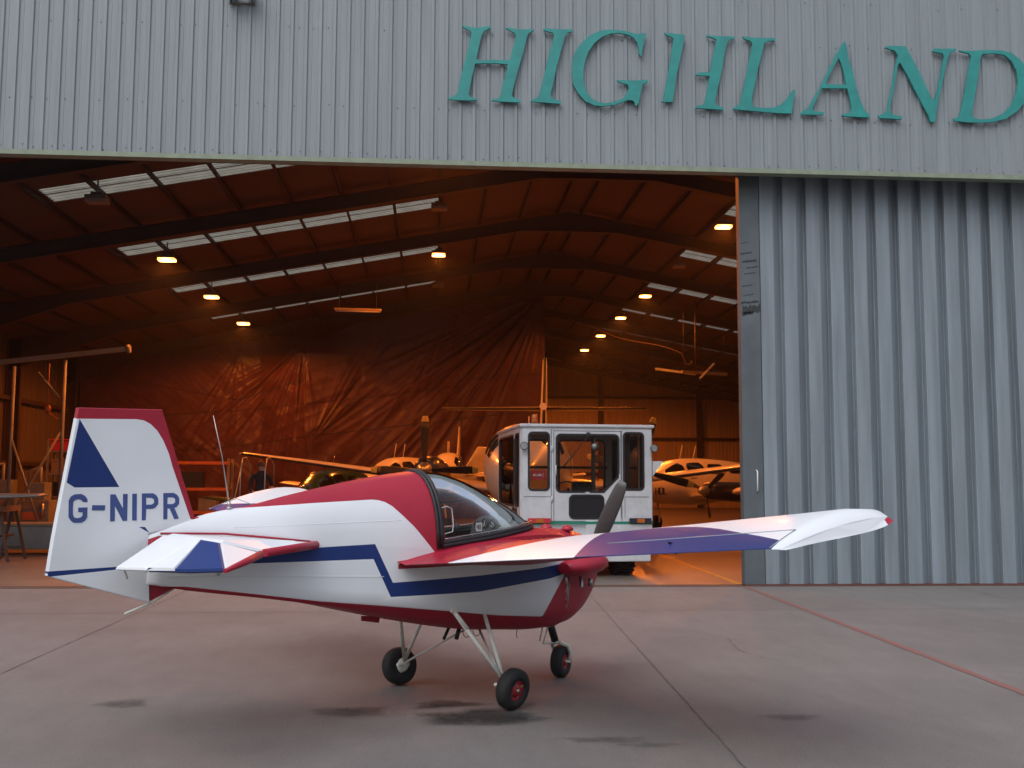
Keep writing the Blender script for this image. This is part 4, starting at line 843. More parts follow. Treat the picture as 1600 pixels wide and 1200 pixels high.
# tailplane and elevators
def plate(b, pts, th=.014, mi=0):
    n = len(pts); P0 = [Vector(p) for p in pts]; c = sum(P0, Vector()) / n
    nrm = Vector()
    for i in range(n): nrm += (P0[i] - c).cross(P0[(i + 1) % n] - c)
    nrm.normalize()
    if nrm.z < 0: nrm = -nrm
    inner = [p + (c - p) * .06 for p in P0]; vs = [p + nrm * th for p in inner] + P0 + [p - nrm * th for p in inner]
    fs = [tuple(range(n)), tuple(reversed(range(2 * n, 3 * n)))]
    for i in range(n): j = (i + 1) % n; fs += [(i, n + i, n + j, j), (n + i, 2 * n + i, 2 * n + j, n + j)]
    b.add(vs, fs, mi)
for sg in (-1, 1):
    Y = lambda pl_: [(x, sg * t, z) for x, t, z in pl_]
    A, B_, C_, D_, E_ = (-1.36, .20, 1.178), (-1.99, .62, 1.172), (-2.26, .60, 1.238), (-2.33, .07, 1.262), (-1.42, .13, 1.19)
    b = MB(); plate(b, Y([A, B_, C_, D_, E_]), .016)
    st = b.build('tailplane', [M['white']], plane, bevel=.004)
    b = MB(); b.tube(Y([(-1.33, .17, 1.18), A, B_]), [.012, .027, .024], 10); b.build('leading_edge', M['red'], st)
    A2, T_, T2, R1, R2 = (-2.06, .70, 1.172), (-2.42, .95, 1.112), (-2.52, .72, 1.097), (-2.60, .40, 1.09), (-2.67, .15, 1.084)
    H0, H1, H2 = (-2.345, .08, 1.262), (-2.31, .42, 1.25), (-2.275, .62, 1.236)
    el = MB(); plate(el, Y([H0, H1, R1, R2]), .012); plate(el, Y([H2, T_, A2]), .010)
    elo = el.build('elevator', [M['white']], plane, bevel=.003)
    b = MB(); plate(b, Y([H1, H2, T_, T2, R1]), .0135); b.build('blue_panel', M['blue'], elo)
    plate_w = MB(); plate(plate_w, Y([(-2.31, .42, 1.2505), R1, (-2.545, .63, 1.1), (-2.30, .47, 1.248)]), .0145); plate_w.build('white_panel', M['white'], elo)
    b = MB(); b.tube(Y([A2, (-2.22, .82, 1.145), T_]), [.022, .02, .012], 10); b.build('horn_leading_edge', M['red'], elo)
    b = MB(); b.tube(Y([(-2.62, .16, 1.08), (-2.60, .16, 1.03)]), .006, 6); b.tube(Y([(-2.33, .09, 1.25), (-2.30, .05, 1.10)]), .006, 6); b.build('elevator_horn', M['strut'], elo)
b = MB()
for sg in (-1, 1):
    b.tube([(-2.36, sg * .055, 1.275), (-2.2, sg * .09, 1.272), (-1.98, sg * .128, 1.265), (-1.7, sg * .165, 1.235), (-1.4, sg * .2, 1.20)], .007, 6)
b.build('root_seal', M['red'], plane)
b = MB(); b.tube([(-2.30, -.055, 1.09), (-2.27, -.05, 1.04), (-2.21, -.045, .955)], .008, 6); b.build('strap', M['cockpit'], plane)
# details: whip aerial, drain, step
b = MB(); b.tube([(-1.88, 0, 1.42), (-1.885, 0, 1.46)], .012, 8); b.tube([(-1.885, 0, 1.46), (-1.94, 0, 1.74), (-2.01, 0, 2.0)], [.0045, .0035, .002], 6); b.lathe([(0, .02), (.01, .018)], (-1.88, 0, 1.415), (0, 0, 1), 10); b.build('whip_aerial', M['steel'], plane)
b = MB(); b.prism([(-.83, 0, .66), (-.68, 0, .64), (-.69, 0, .60), (-.83, 0, .625)], (0, .02, 0)); b.build('belly_vent', M['red'], plane)
b = MB(); b.tube([(.02, -.05, .52), (-.02, -.06, .43)], .016, 10); b.tube([(.0, .05, .5), (-.05, .05, .42)], .012, 8); b.build('exhaust_pipe', M['black'], plane)
b = MB()
for x0 in (.12, .22):
    b.tube([(x0 + .04 * math.cos(PI * k / 8), -.02, .475 - .05 * math.sin(PI * k / 8)) for k in range(9)], .003, 5)
b.tube([(.62, -.05, .45), (.6, -.06, .40), (.61, -.06, .38)], .003, 5); b.build('hanging_hose', M['black'], plane)
for (s, t, z) in ((-2.0, .115, 1.02), ):
    b = MB(); b.lathe([(0, .012), (.003, .01)], (s, -t, z), (0, -1, 0), 12); b.build('inspection_ring', M['steel'], plane)

# undercarriage
def wheel(name, c, axle, r=.145, w=.052):
    ax = Vector(axle).normalized()
    e = empty(name, c); e.parent = plane; e.rotation_euler = Vector((0, 0, 1)).rotation_difference(ax).to_euler()
    prof = [(-w, r * .52), (-w * 1.02, r * .70), (-w * .93, r * .88), (-w * .62, r * .975), (0, r), (w * .62, r * .975), (w * .93, r * .88), (w * 1.02, r * .70), (w, r * .52), (w * .4, r * .46), (-w * .4, r * .46)]
    b = MB(); b.lathe(prof + [prof[0]], (0, 0, 0), (0, 0, 1), 40)
    b.build('tyre', M['tyre'], e)
    b = MB(); b.lathe([(-w * .9, .001), (-w * .9, r * .25), (-w * .55, r * .3), (-w * .6, r * .44), (-w * .85, r * .53), (w * .85, r * .53), (w * .6, r * .44), (w * .55, r * .3), (w * .9, r * .25), (w * .9, .001)], (0, 0, 0), (0, 0, 1), 28)
    b.build('rim', M['redhub'], e)
    b = MB(); b.lathe([(w * .85, .001), (w * .85, .016), (w * 1.1, .013), (w * 1.12, .001)], (0, 0, 0), (0, 0, 1), 12); b.lathe([(-w * 1.12, .001), (-w * 1.1, .013), (-w * .85, .016), (-w * .85, .001)], (0, 0, 0), (0, 0, 1), 12)
    for k in range(4):
        a = PI / 2 * k + .4
        for s_ in (1, -1): b.lathe([(0, .006), (.008 * s_, .006)], (.05 * math.cos(a), .05 * math.sin(a), s_ * w * .62), (0, 0, 1), 6)
    b.build('hub', M['steel'], e)
    b = MB(); b.box((.052, .03, w * .66), (.02, .009, .006), mi=0); b.build('valve_mark', mat('yellow_mark', (.6, .45, .05), .5), e)
    return e
for sg in (-1, 1):
    wc = Vector((0, sg * .645, .147)); ax = Vector((.10, sg * 1, .16 ))
    wheel('main_wheel', wc, (ax.x * (1), ax.y, -ax.z))
    hub = Vector((-.01, sg * .565, .175)); top = Vector((-.03, sg * .555, .28))
    b = MB()
    b.tube([(-.28, sg * .31, .69), hub + Vector((0, 0, .02))], .0155, 12); b.tube([(-.28, sg * .31, .69), (-.2, sg * .385, .55)], .017, 12)
    b.tube([(.02, sg * .315, .65), hub + Vector((.0, -sg * .004, .03))], .0145, 12)
    b.tube([(.22, sg * .03, .50), hub + Vector((.0, -sg * .01, .01))], .009, 10)
    b.box((-.28, sg * .33, .685), (.05, .02, .03)); b.box((.02, sg * .335, .648), (.04, .02, .03))
    b.tube([(-.02, sg * .56, .16), (0, sg * .65, .147)], .014, 10)
    b.build('gear_leg', M['strut'], plane)
    b = MB(); b.lathe([(0, .06), (.012, .06), (.014, .045), (.03, .03), (.032, .001)], wc - Vector((0, sg * .045, -.008)), (0, -sg, 0), 20); b.tube([wc + Vector((.0, -sg * .07, .01)), wc + Vector((-.09, -sg * .09, .03))], .012, 8)
    b.build('brake_plate', M['strut'], plane)
wheel('nose_wheel', (1.17, -.0, .132), (.35, -1, 0), .132, .048)
b = MB(); b.tube([(1.02, 0, .50), (1.10, 0, .305)], .031, 14); b.tube([(1.0, 0, .52), (1.03, 0, .45)], .036, 14); b.build('nose_leg_gaiter', M['black'], plane)
b = MB(); axd = Vector((.35, -1, 0)).normalized()
for s_ in (1, -1):
    o = axd * .072 * s_; b.tube([Vector((1.105, 0, .30)), Vector((1.125, 0, .285)) + o * .5, Vector((1.16, 0, .26)) + o, Vector((1.19, 0, .20)) + o, Vector((1.175, 0, .132)) + o], [.018, .018, .016, .015, .013], 10)
b.tube([Vector((1.1, 0, .32)), Vector((1.11, 0, .28))], .026, 12)
b.tube([(.93, -.03, .30), (1.1, 0, .285)], .007, 8); b.tube([(.93, -.03, .30), (1.01, -.02, .46)], .006, 8); b.tube([(.95, .03, .31), (1.0, .03, .47)], .006, 8)
b.tube([Vector((1.17, 0, .132)) - axd * .085, Vector((1.17, 0, .132)) + axd * .085], .01, 8)
b.build('nose_fork', M['strut'], plane)
# ------------------------------------------------------------------ airport tug with a glazed cab, just inside the doorway
def rrect(x0, x1, y0, y1, r=.05, n=5, ch=None):
    pts = []
    cs = [(x1 - r, y0 + r, -90), (x1 - r, y1 - r, 0), (x0 + r, y1 - r, 90), (x0 + r, y0 + r, 180)]
    for i, (cx, cy_, a0) in enumerate(cs):
        if ch and i == 0: pts += [(x1 - ch, y0), (x1, y0 + ch)]; continue
        for k in range(n + 1):
            a = R(a0 + 90 * k / n); pts.append((cx + r * math.cos(a), cy_ + r * math.sin(a)))
    return pts
tug = empty('aircraft_tug', (1.48, 18.0, 0), R(4), label='boxy white airport tug with tall glazed cab and amber beacon in the doorway', cat='tug')
TW, TD_ = 2.27, 2.95
front_map = lambda u, v, w: (u, w, v)
wins = [('side_window', rrect(.12, .46, 1.48, 2.45, .06), None), ('cab_window', rrect(.60, 1.68, 1.45, 2.42, .07, ch=.26), None), ('side_window', rrect(1.78, 2.12, 1.49, 2.46, .06), None)]
lowv = rrect(.83, 1.41, 1.0, 1.38, .07)
outline_mesh('cab_front', [[(0, .95), (TW, .95), (TW, 2.55), (0, 2.55)]] + [w_[1] for w_ in wins] + [lowv], .05, M['tug'], tug, front_map)
def ringp(poly, k=.022):
    cx = sum(p[0] for p in poly) / len(poly); cy_ = sum(p[1] for p in poly) / len(poly); out = []; n = len(poly)
    for i, p in enumerate(poly):
        a = Vector(poly[i - 1]); c = Vector(poly[(i + 1) % n]); d = (c - a).normalized(); nn = Vector((d.y, -d.x)); out.append((p[0] + nn.x * k, p[1] + nn.y * k))
    return out
def window(name, poly, fm, parent, glass=True, gm=None):
    o = outline_mesh(name, [ringp(poly), ringp(poly, -.012)], .066, M['tugdark'], parent, fm)
    if glass: outline_mesh('pane', [poly], .006, gm or M['glass'], o, fm)
    return o
for nme, pl_, _ in wins: window(nme, pl_, front_map, tug)
window('vent_window', lowv, front_map, tug, gm=M['darkglass'])
sm_l = lambda u, v, w: (w, u, v)
sm_r = lambda u, v, w: (TW + w, u, v)
sw = [rrect(.16, .62, 1.2, 2.44, .06), rrect(.8, 2.75, 1.2, 2.44, .08)]
for fm in (sm_l, sm_r):
    trap = [(.35, .98), (1.5, .98), (1.25, 1.13), (.6, 1.13)]
    outline_mesh('cab_side', [[(0.026, .95), (TD_ - .03, .95), (TD_ - .03, 2.55), (0.026, 2.55)]] + sw, .05, M['tug'], tug, fm)
    for p_ in sw: window('side_window', p_, fm, tug)
b = MB(); b.prism([(-.027, .25, .98), (-.027, 1.15, .98), (-.027, .95, 1.16), (-.027, .42, 1.16)], (-.004, 0, 0)); b.build('grille_opening', M['tugdark'], tug)
back_map = lambda u, v, w: (u, TD_ + w, v)
bw = [rrect(.12, 1.05, 1.25, 2.44, .08), rrect(1.2, 2.12, 1.25, 2.44, .08)]
outline_mesh('cab_back', [[(0, .95), (TW, .95), (TW, 2.55), (0, 2.55)]] + bw, .05, M['tug'], tug, back_map)
for p_ in bw: window('rear_window', p_, back_map, tug)
b = MB(); b.bb((-.05, -.06, 2.55), (TW + .05, TD_ + .06, 2.605)); b.build('roof', M['tug'], tug, bevel=.015)
b = MB(); b.bb((0, 0, .42), (TW, TD_ + 1.4, .95)); b.bb((-.02, -.045, .26), (TW - .03, .05, .62)); b.bb((1.1, -.05, .62), (TW, .0, .95)); b.build('body', M['tug'], tug, bevel=.015)
b = MB(); b.bb((-.01, -.052, .895), (TW + .01, -.05, .945)); b.build('green_stripe', M['tuggreen'], tug)
b = MB()
for (x, z0, z1) in ((.50, .95, 2.52), (.545, .95, 2.5), (1.735, .95, 2.5), (1.72, 1.0, 2.5)): b.bb((x, -.030, z0), (x + .008, -.025, z1))
b.bb((.55, -.030, 2.485), (1.73, -.025, 2.492)); b.bb((.03, -.03, 1.36), (.5, -.0255, 1.366)); b.bb((1.79, -.03, 1.36), (2.22, -.0255, 1.366)); b.bb((1.79, -.03, 1.0), (1.795, -.0255, 1.36)); b.build('panel_gap', M['tugdark'], tug)
b = MB()
for k in range(40):
    for (x_, z_) in ((.03 + (k % 20) * .022, 1.34 if k < 20 else .97), (1.80 + (k % 20) * .022, 1.34 if k < 20 else .97)):
        if k % 4 == 0: b.lathe([(0, .007), (.006, .005)], (x_, -.026, z_), (0, -1, 0), 6)
for k in range(12): b.lathe([(0, .007), (.006, .005)], (.1 + k * .19, -.06, 2.578), (0, -1, 0), 6)
b.tube([(.58, -.03, 1.9), (.58, -.06, 1.88), (.58, -.06, 1.74), (.58, -.03, 1.72)], .01, 6)
for z in (2.18, 1.32): b.tube([(.515, -.035, z - .05), (.515, -.035, z + .05)], .016, 8)
b.tube([(1.70, -.04, 1.75), (1.705, -.055, 1.6), (1.70, -.04, 1.45)], .012, 6); b.box((1.13, -.035, 1.425), (.07, .02, .04)); b.build('door_hinge', M['tug'], tug)
b = MB(); b.tube([(1.15, -.05, 2.45), (1.12, -.055, 2.38), (.84, -.05, 2.02)], .008, 6); b.tube([(.93, -.048, 2.14), (.72, -.045, 1.88)], .011, 6); b.box((1.15, -.04, 2.44), (.06, .04, .05)); b.build('wiper', M['black'], tug)
for (x, y, z) in ((.02, -.12, 2.22), (2.29, -.12, 2.2)):
    b = MB(); b.lathe([(-.02, .07), (.0, .068), (.05, .055), (.08, .025)], (x, y, z), (0, 1, 0), 20); b.tube([(x, y + .05, z), (x * .98 + .02, .0, z - .02)], .015, 6)
    h = b.build('work_lamp', M['tugdark'], tug)
    b = MB(); b.lathe([(-.026, .055), (-.02, .06), (-.018, .001)], (x, y, z), (0, 1, 0), 20); b.build('lens', M['steel'], h)
b = MB(); b.prism([(TW + .02, -.03, 1.98), (TW + .22, -.03, 1.98), (TW + .02, -.03, 1.72)], (0, .03, 0)); b.build('lamp_bracket', M['tug'], tug)
b = MB(); b.lathe([(0, .062), (.02, .062)], (.26, .25, 2.605), (0, 0, 1), 18, mi=0); b.lathe([(.02, .055), (.16, .052), (.18, .04), (.182, .001)], (.26, .25, 2.605), (0, 0, 1), 18, mi=1); b.build('beacon', [M['tugdark'], M['amber']], tug)
b = MB(); b.lathe([(0, .02), (.03, .02)], (2.05, .2, 2.605), (0, 0, 1), 8); b.lathe([(0, .03), (.02, .028)], (1.3, .6, 2.605), (0, 0, 1), 8); b.build('roof_bolt', M['redsign'], tug)
for x, mm_ in ((.1, 0), (1.86, 1)):
    b = MB(); b.bb((x, -.10, .92), (x + .38, -.055, 1.0), mi=0); b.bb((x + .13, -.106, .925), (x + .26, -.10, .99), mi=1); b.build('light_cluster', [M['redsign'] if mm_ == 0 else M['darkblue'], M['amber']], tug)
# tyres
for (x, y) in ((.32, .55), (1.86, .55), (.32, 3.4), (1.86, 3.4)):
    e = empty('wheel', (x, y, .43)); e.parent = tug
    b = MB(); b.lathe([(-.17, .22), (-.18, .34), (-.15, .41), (.15, .41), (.18, .34), (.17, .22)], (0, 0, 0), (1, 0, 0), 36)
    for k in range(22):
        a = 2 * PI * k / 22
        for sgn in (-1, 1):
            a2 = a + (.14 if sgn > 0 else 0); rot = Matrix.Rotation(a2, 3, 'X') @ Matrix.Rotation(sgn * .5, 3, 'Z'); b.box(rot @ Vector((sgn * .09, 0, 0)) + Vector((0, -.415 * math.sin(a2), .415 * math.cos(a2))) * 1.0, (.2, .05, .035), Matrix.Rotation(a2, 3, 'X') @ Matrix.Rotation(sgn * .6, 3, 'Z'))
    b.build('tyre', M['tyre'], e)
    b = MB(); b.lathe([(-.1, .22), (-.08, .2), (-.06, .05), (.06, .05), (.08, .2), (.1, .22)], (0, 0, 0), (1, 0, 0), 24); b.build('rim', M['steel'], e)
# cab interior
b = MB(); b.bb((.06, .1, .95), (TW - .06, TD_ - .1, 1.05)); b.bb((.2, .12, 1.05), (.95, .5, 1.46)); b.bb((.95, .12, 1.05), (2.1, .4, 1.4)); b.bb((.5, 2.2, 1.05), (2.0, 2.8, 1.3)); b.build('cab_interior', M['cockpit'], tug, bevel=.03)
b = MB(); b.box((1.45, 1.5, 1.2), (.5, .5, .14)); b.box((1.45, 1.78, 1.42), (.46, .1, .42)); b.build('driver_seat', M['black'], tug, bevel=.04)
b = MB(); b.bb((1.33, .5, 1.05), (1.39, .56, 2.5)); b.bb((.1, TD_ - .14, 1.88), (2.15, TD_ - .09, 1.93)); b.bb((1.92, .35, 1.1), (1.98, .42, 2.5)); b.build('cab_frame_post', M['black'], tug)
b = MB(); b.tube([(.95 + .2 * math.cos(2 * PI * k / 20), .75 + .12 * math.sin(2 * PI * k / 20), 1.5 + .12 * math.sin(2 * PI * k / 20)) for k in range(21)], .014, 6, cap=False); b.tube([(.95, .6, 1.3), (.95, .75, 1.5)], .02, 6); b.build('steering_wheel', M['black'], tug)
b = MB(); b.lathe([(0, .075), (.015, .07), (.02, .001)], (1.30, .12, 2.22), (0, -1, -.15), 20); b.tube([(1.30, .12, 2.22), (1.3, .14, 2.5)], .01, 6); b.build('mirror', M['steel'], tug)
b = MB(); b.box((.30, .06, 1.73), (.25, .006, .16)); nt_ = b.build('red_notice', M['redsign'], tug)
b = MB()
for (x, w, z, h) in ((-.08, .03, 0, .03), (-.05, .008, 0, .035), (-.03, .022, -.005, .012), (0, .022, 0, .03), (.02, .006, .005, .04), (.035, .02, 0, .03), (.08, .006, 0, .06), (.072, .012, .022, .006)): b.box((.30 + x, .055, 1.73 + z), (w, .003, h))
b.build('notice_marks', M['pale'], nt_)
b = MB(); b.box((TW + .06, .5, 1.5), (.03, .1, .5)); b.box((-.03, .72, 1.75), (.02, .06, 1.25)); b.build('grab_rail', M['black'], tug)

# ------------------------------------------------------------------ aircraft parked in the hangar
class Fus:
    def __init__(s, secs): s.x = [q[0] for q in secs]; s.zc = [q[1] for q in secs]; s.hw = [q[2] for q in secs]; s.hh = [q[3] for q in secs]
    def at(s, x, a, off=0.0):
        h = max(.003, sm(x, s.x, s.hw)) + off; v = max(.003, sm(x, s.x, s.hh)) + off; z = sm(x, s.x, s.zc); c, sn = math.cos(a), math.sin(a); e = .88
        return (x, h * math.copysign(abs(c) ** e, c), z + v * math.copysign(abs(sn) ** e, sn))
    def mesh(s, n=40, m=28):
        b = MB(); b.loft([[s.at(x, 2 * PI * k / m) for k in range(m)] for x in xs_(s.x[0], s.x[-1], n)], True, True); return b
    def patch(s, x0, x1, a0, a1, off=.006, slx=0.0, n=8):
        """curved window panel: a0..a1 in degrees above the horizontal on the port side"""
        rows = []
        for i in range(n + 1):
            u = i / n; row = []
            for j in range(n + 1):
                v = j / n; k = .5 - .5 * (1 - abs(2 * u - 1) ** 6) ** (1 / 3.); vv = v
                lo, hi = a0 + (a1 - a0) * k * .6, a1 - (a1 - a0) * k * .6
                x = x0 + (x1 - x0) * u + slx * vv; row.append(s.at(x, R(lo + (hi - lo) * vv), off))
            rows.append(row)
        b = MB(); b.loft(rows, closed=False, cap=False); return b
def lift(o): return o
def simple_wing(root, tip, croot, ctip, tk=.13, n=12):
    """root/tip: leading edge points"""
    rings = []
    for q in (0, .25, .5, .75, .96, .985, 1):
        p = Vector(root).lerp(Vector(tip), q); c = croot + (ctip - croot) * q; t_ = tk * (1 if q < .95 else (.7 if q < .99 else .1)); up, lo = airfoil(c, t_, 9)
        rings.append([(p.x - x, p.y, p.z + z) for x, z in up] + [(p.x - x, p.y, p.z + z) for x, z in reversed(lo[1:-1])])
    b = MB(); b.loft(rings, True, True); return b
def vert_fin(root_le, tip_le, cr_, ct, w=.06):
    rings = []
    for q in (0, .5, .97, 1):
        p = Vector(root_le).lerp(Vector(tip_le), q); c = cr_ + (ct - cr_) * q; t_ = w * (1 if q < .99 else .3); up, lo = airfoil(c, t_, 8)
        rings.append([(p.x - x, z, p.z) for x, z in up] + [(p.x - x, -z, p.z) for x, z in reversed(lo[1:-1])] if False else [(p.x - x, (z - .022 * (1 - (2 * x / c - 1) ** 2) * c), p.z) for x, z in up] + [(p.x - x, -(z - .022 * (1 - (2 * x / c - 1) ** 2) * c), p.z) for x, z in reversed(up[1:-1])])
    b = MB(); b.loft(rings, True, True); return b
def propeller(parent, c, r, nb, a0, spin=.2, m_b=None, tip=True):
    e = empty('propeller', c); e.parent = parent
    b = MB(); b.lathe([(-.05, spin), (.02, spin), (.16, spin * .85), (.32, spin * .5), (.42, .01)], (0, 0, 0), (1, 0, 0), 20); b.build('spinner', M['steel'], e)
    for k in range(nb):
        a = R(a0 + 360 / nb * k); d = Vector((0, math.cos(a), math.sin(a))); w = Vector((1, 0, 0)).cross(d)
        def blade(q0, q1, m_, nm):
            rings = []
            for q in xs_(q0, q1, 6):
                ch = sm(q, [0, .2, .5, .85, 1], [.045, .1, .125, .115, .07]) * r / 1.35; tw = R(70 - 45 * q); cd = w * math.cos(tw) + Vector((1, 0, 0)) * math.sin(tw); nd = d.cross(cd)
                rings.append([d * (.12 + (r - .12) * q) + cd * ch * math.cos(2 * PI * j / 10) + nd * .02 * math.sin(2 * PI * j / 10) for j in range(10)])
            b = MB(); b.loft(rings, True, True); return b.build(nm, m_, e)
        blade(0, .88 if tip else 1, M['black'], 'blade')
        if tip: blade(.881, 1, M['tipyel'], 'blade_tip')
    return e
M['tipyel'] = mat('yellow_blade_tip', (.6, .42, .08), .5)
def gear(parent, x, y, z, r, w=.09):
    e = empty('wheel', (x, y, r)); e.parent = parent
    b = MB(); b.lathe([(-w, r * .5), (-w, r * .8), (-w * .6, r * .97), (w * .6, r * .97), (w, r * .8), (w, r * .5)], (0, 0, 0), (0, 1, 0), 24); b.build('tyre', M['tyre'], e)
    b = MB(); b.lathe([(-w * .7, r * .5), (-w * .5, r * .1), (w * .5, r * .1), (w * .7, r * .5)], (0, 0, 0), (0, 1, 0), 16); b.build('rim', M['pale'], e)
    b = MB(); b.tube([(x, y + w + .03, r), (x, y + w + .03, r + .15), (x - .03, y, z)], .035, 8); b.build('gear_leg', M['pale'], parent)

air = empty('turboprop_airliner', (2.68, 28.3, .08), R(-90 - 8.3), label='white twin turboprop airliner facing out behind the tug, black propellers with yellow tips', cat='aircraft')
F = Fus([(-6.9, 2.62, .05, .08), (-6, 2.42, .34, .38), (-4.5, 2.12, .70, .76), (-2.6, 1.94, .98, .97), (0, 1.92, .99, .99), (3.4, 1.92, .99, .99), (4.4, 1.88, .95, .97), (5.2, 1.78, .82, .82), (5.9, 1.68, .60, .60), (6.5, 1.6, .34, .34), (6.85, 1.57, .04, .05)])
F.mesh(60).build('fuselage', M['cream'], air)
for sg in (1, -1):
    for (x0, x1, a0, a1) in ((4.55, 4.95, 18, 58), (5.02, 5.45, 20, 66)):
        b = F.patch(x0, x1, a0, a1, .008)
        if sg < 0: b.v = [(x, -y, z) for x, y, z in b.v]
        b.build('cockpit_window', M['darkglass'], air, fix=False)
    b = F.patch(5.0, 5.5, 68, 88, .008)
    if sg < 0: b.v = [(x, -y, z) for x, y, z in b.v]
    b.build('windscreen', M['darkglass'], air, fix=False)
    for k in range(7):
        b = F.patch(3.2 - k * .82, 3.5 - k * .82, 14, 36, .006)
        if sg < 0: b.v = [(x, -y, z) for x, y, z in b.v]
        b.build('cabin_window', M['darkglass'], air, fix=False)
    b = simple_wing((1.1, sg * .6, 1.28), (.55, sg * 7.95, 2.28), 2.1, .85); b.build('wing', M['cream'], air)
    b = MB(); b.tube([(1.12 - .0733 * (y - .6), sg * y, 1.28 + .136 * (y - .6)) for y in (3.4, 7.85)], .035, 8); b.build('deicing_boot', M['black'], air)
    b = simple_wing((-5.35, sg * .05, 3.9), (-5.75, sg * 3.35, 3.93), 1.3, .7, .1); b.build('tailplane', M['cream'], air)
    b = MB(); b.tube([(-5.33, sg * .1, 3.9), (-5.73, sg * 3.32, 3.93)], .04, 8); b.build('deicing_boot', M['black'], air)
    ny = sg * 2.72; N = Fus([(-1.9, 1.75, .05, .08), (-1.2, 1.75, .28, .3), (0, 1.74, .4, .46), (1.0, 1.78, .38, .44), (1.45, 1.83, .33, .34), (1.62, 1.84, .24, .25)])
    b = N.mesh(20, 20); b.v = [(x, y + ny, z) for x, y, z in b.v]; nc = b.build('engine_nacelle', M['darkblue'], air)
    b = MB(); b.lathe([(0, .13), (.03, .16), (.06, .13), (.03, .1), (0, .13)], (1.42, ny, 1.45), (1, 0, 0), 18); b.build('intake_lip', M['steel'], nc)
    propeller(air, (1.72, ny, 1.84), 1.37, 4, 90 if sg < 0 else 75)
    gear(air, -.1, ny, 1.3, .38)
gear(air, 4.7, 0, 1.1, .26)
vert_fin((-4.6, 0, 2.7), (-6.0, 0, 5.62), 2.1, 1.0, .14).build('fin', M['cream'], air)
b = MB(); b.tube([(-4.85, .02, 3.2), (-5.98, .02, 5.6)], .05, 8); b.build('deicing_boot', M['black'], air)
b = MB(); b.tube([(-5.3, 0, 3.95), (-5.1, 0, 3.95)], .12, 12); b.build('tail_bullet', M['cream'], air)
b = MB()
for k in range(6): b.box((2.2 - k * .12, .995, 2.0 - k * .02), (.02, .006, .5), Matrix.Rotation(R(20), 3, 'Y'))
for k in range(6): b.box((2.2 - k * .12, -.995, 2.0 - k * .02), (.02, .006, .5), Matrix.Rotation(R(20), 3, 'Y'))
b.build('fuselage_stripes', M['darkblue'], air)
b = MB(); b.tube([(3.0, 0, 2.9), (2.9, 0, 3.12)], .012, 6); b.build('aerial', M['pale'], air)

def light_twin(name, label, loc, rz, L=8.5, roof=2.35, twin=True, body='cream', reg=None, fin=3.0, span=6.0, canopy_dark=False):
    t = empty(name, loc, rz, label=label, cat='aircraft'); k = L / 8.5; zc = roof - .78
    secs = [(-5.2 * k, zc + .25, .06, .12), (-4 * k, zc + .15, .2, .25), (-2.4 * k, zc + .08, .42, .48), (-.9 * k, zc + .04, .6, .70), (.3 * k, zc, .64, .78), (1.1 * k, zc - .04, .62, .72), (1.75 * k, zc - .16, .56, .48), (2.6 * k, zc - .2, .42, .38), (3.15 * k, zc - .22, .2, .2), (3.3 * k, zc - .22, .04, .05)]
    f = Fus(secs); f.mesh(50).build('fuselage', M[body], t)
    wn_ = [(1.05 * k, 1.62 * k, 14, 62), (.35 * k, .95 * k, 14, 52), (-.45 * k, .2 * k, 16, 46), (-1.15 * k, -.6 * k, 18, 40)]
    for sg in (1, -1):
        for i, (x0, x1, a0, a1) in enumerate(wn_):
            b = f.patch(x0, x1, a0, a1, .008)
            if sg < 0: b.v = [(x, -y, z) for x, y, z in b.v]
            b.build('windscreen' if i == 0 else 'cabin_window', M['darkglass'], t, fix=False)
        w = simple_wing((.9 * k, sg * .45, zc - .5), (.75 * k, sg * span, zc - .5 + .09 * span), 1.7 * k, 1.15 * k); w.build('wing', M[body], t)
        b = simple_wing((-4.1 * k, sg * .08, zc + .2), (-4.35 * k, sg * 2.0, zc + .2), .95, .6, .1); b.build('tailplane', M[body], t)
        b = MB(); b.tube([(.9 * k, sg * .64, zc + .12), (-3.8 * k, sg * .26, zc + .22)], .012, 6); b.build('cheat_line', M['darkblue'], t)
        if twin:
            ny = sg * 1.75; N = Fus([(-.8, zc - .4, .1, .1), (0, zc - .35, .36, .3), (1.2, zc - .3, .4, .3), (1.9, zc - .28, .34, .26), (2.05, zc - .28, .2, .18)])
            b = N.mesh(16, 18); b.v = [(x, y + ny, z) for x, y, z in b.v]; b.build('engine_nacelle', M['darkblue'], t); propeller(t, (2.1, ny, zc - .28), .95, 2 if span < 6 else 3, 160 if sg > 0 else 40, .16, tip=True)
            gear(t, .1, ny, zc - .5, .26)
        else: gear(t, -.1, sg * 1.4, zc - .5, .2)
    if not twin: propeller(t, (3.3 * k, 0, zc - .22), .92, 2, 10, .15)
    gear(t, 2.5 * k, 0, zc - .4, .2)
    vert_fin((-3.4 * k, 0, zc + .3), (-4.5 * k, 0, fin), 1.7, .7, .08).build('fin', M[body], t)
    b = MB()
    for x in (.75, .25): b = MB(); b.tube([(x * k, .0, roof - .06), ((x - .12) * k, 0, roof + .42)], .012, 6); b.build('aerial', M[body], t)
    return t, zc
t, zc = light_twin('parked_twin', 'white parked light twin with cabin windows and aerials, right of the tug', (8.9, 35.2, 0), R(-90 - 50), 12.5, 2.45, fin=3.9)
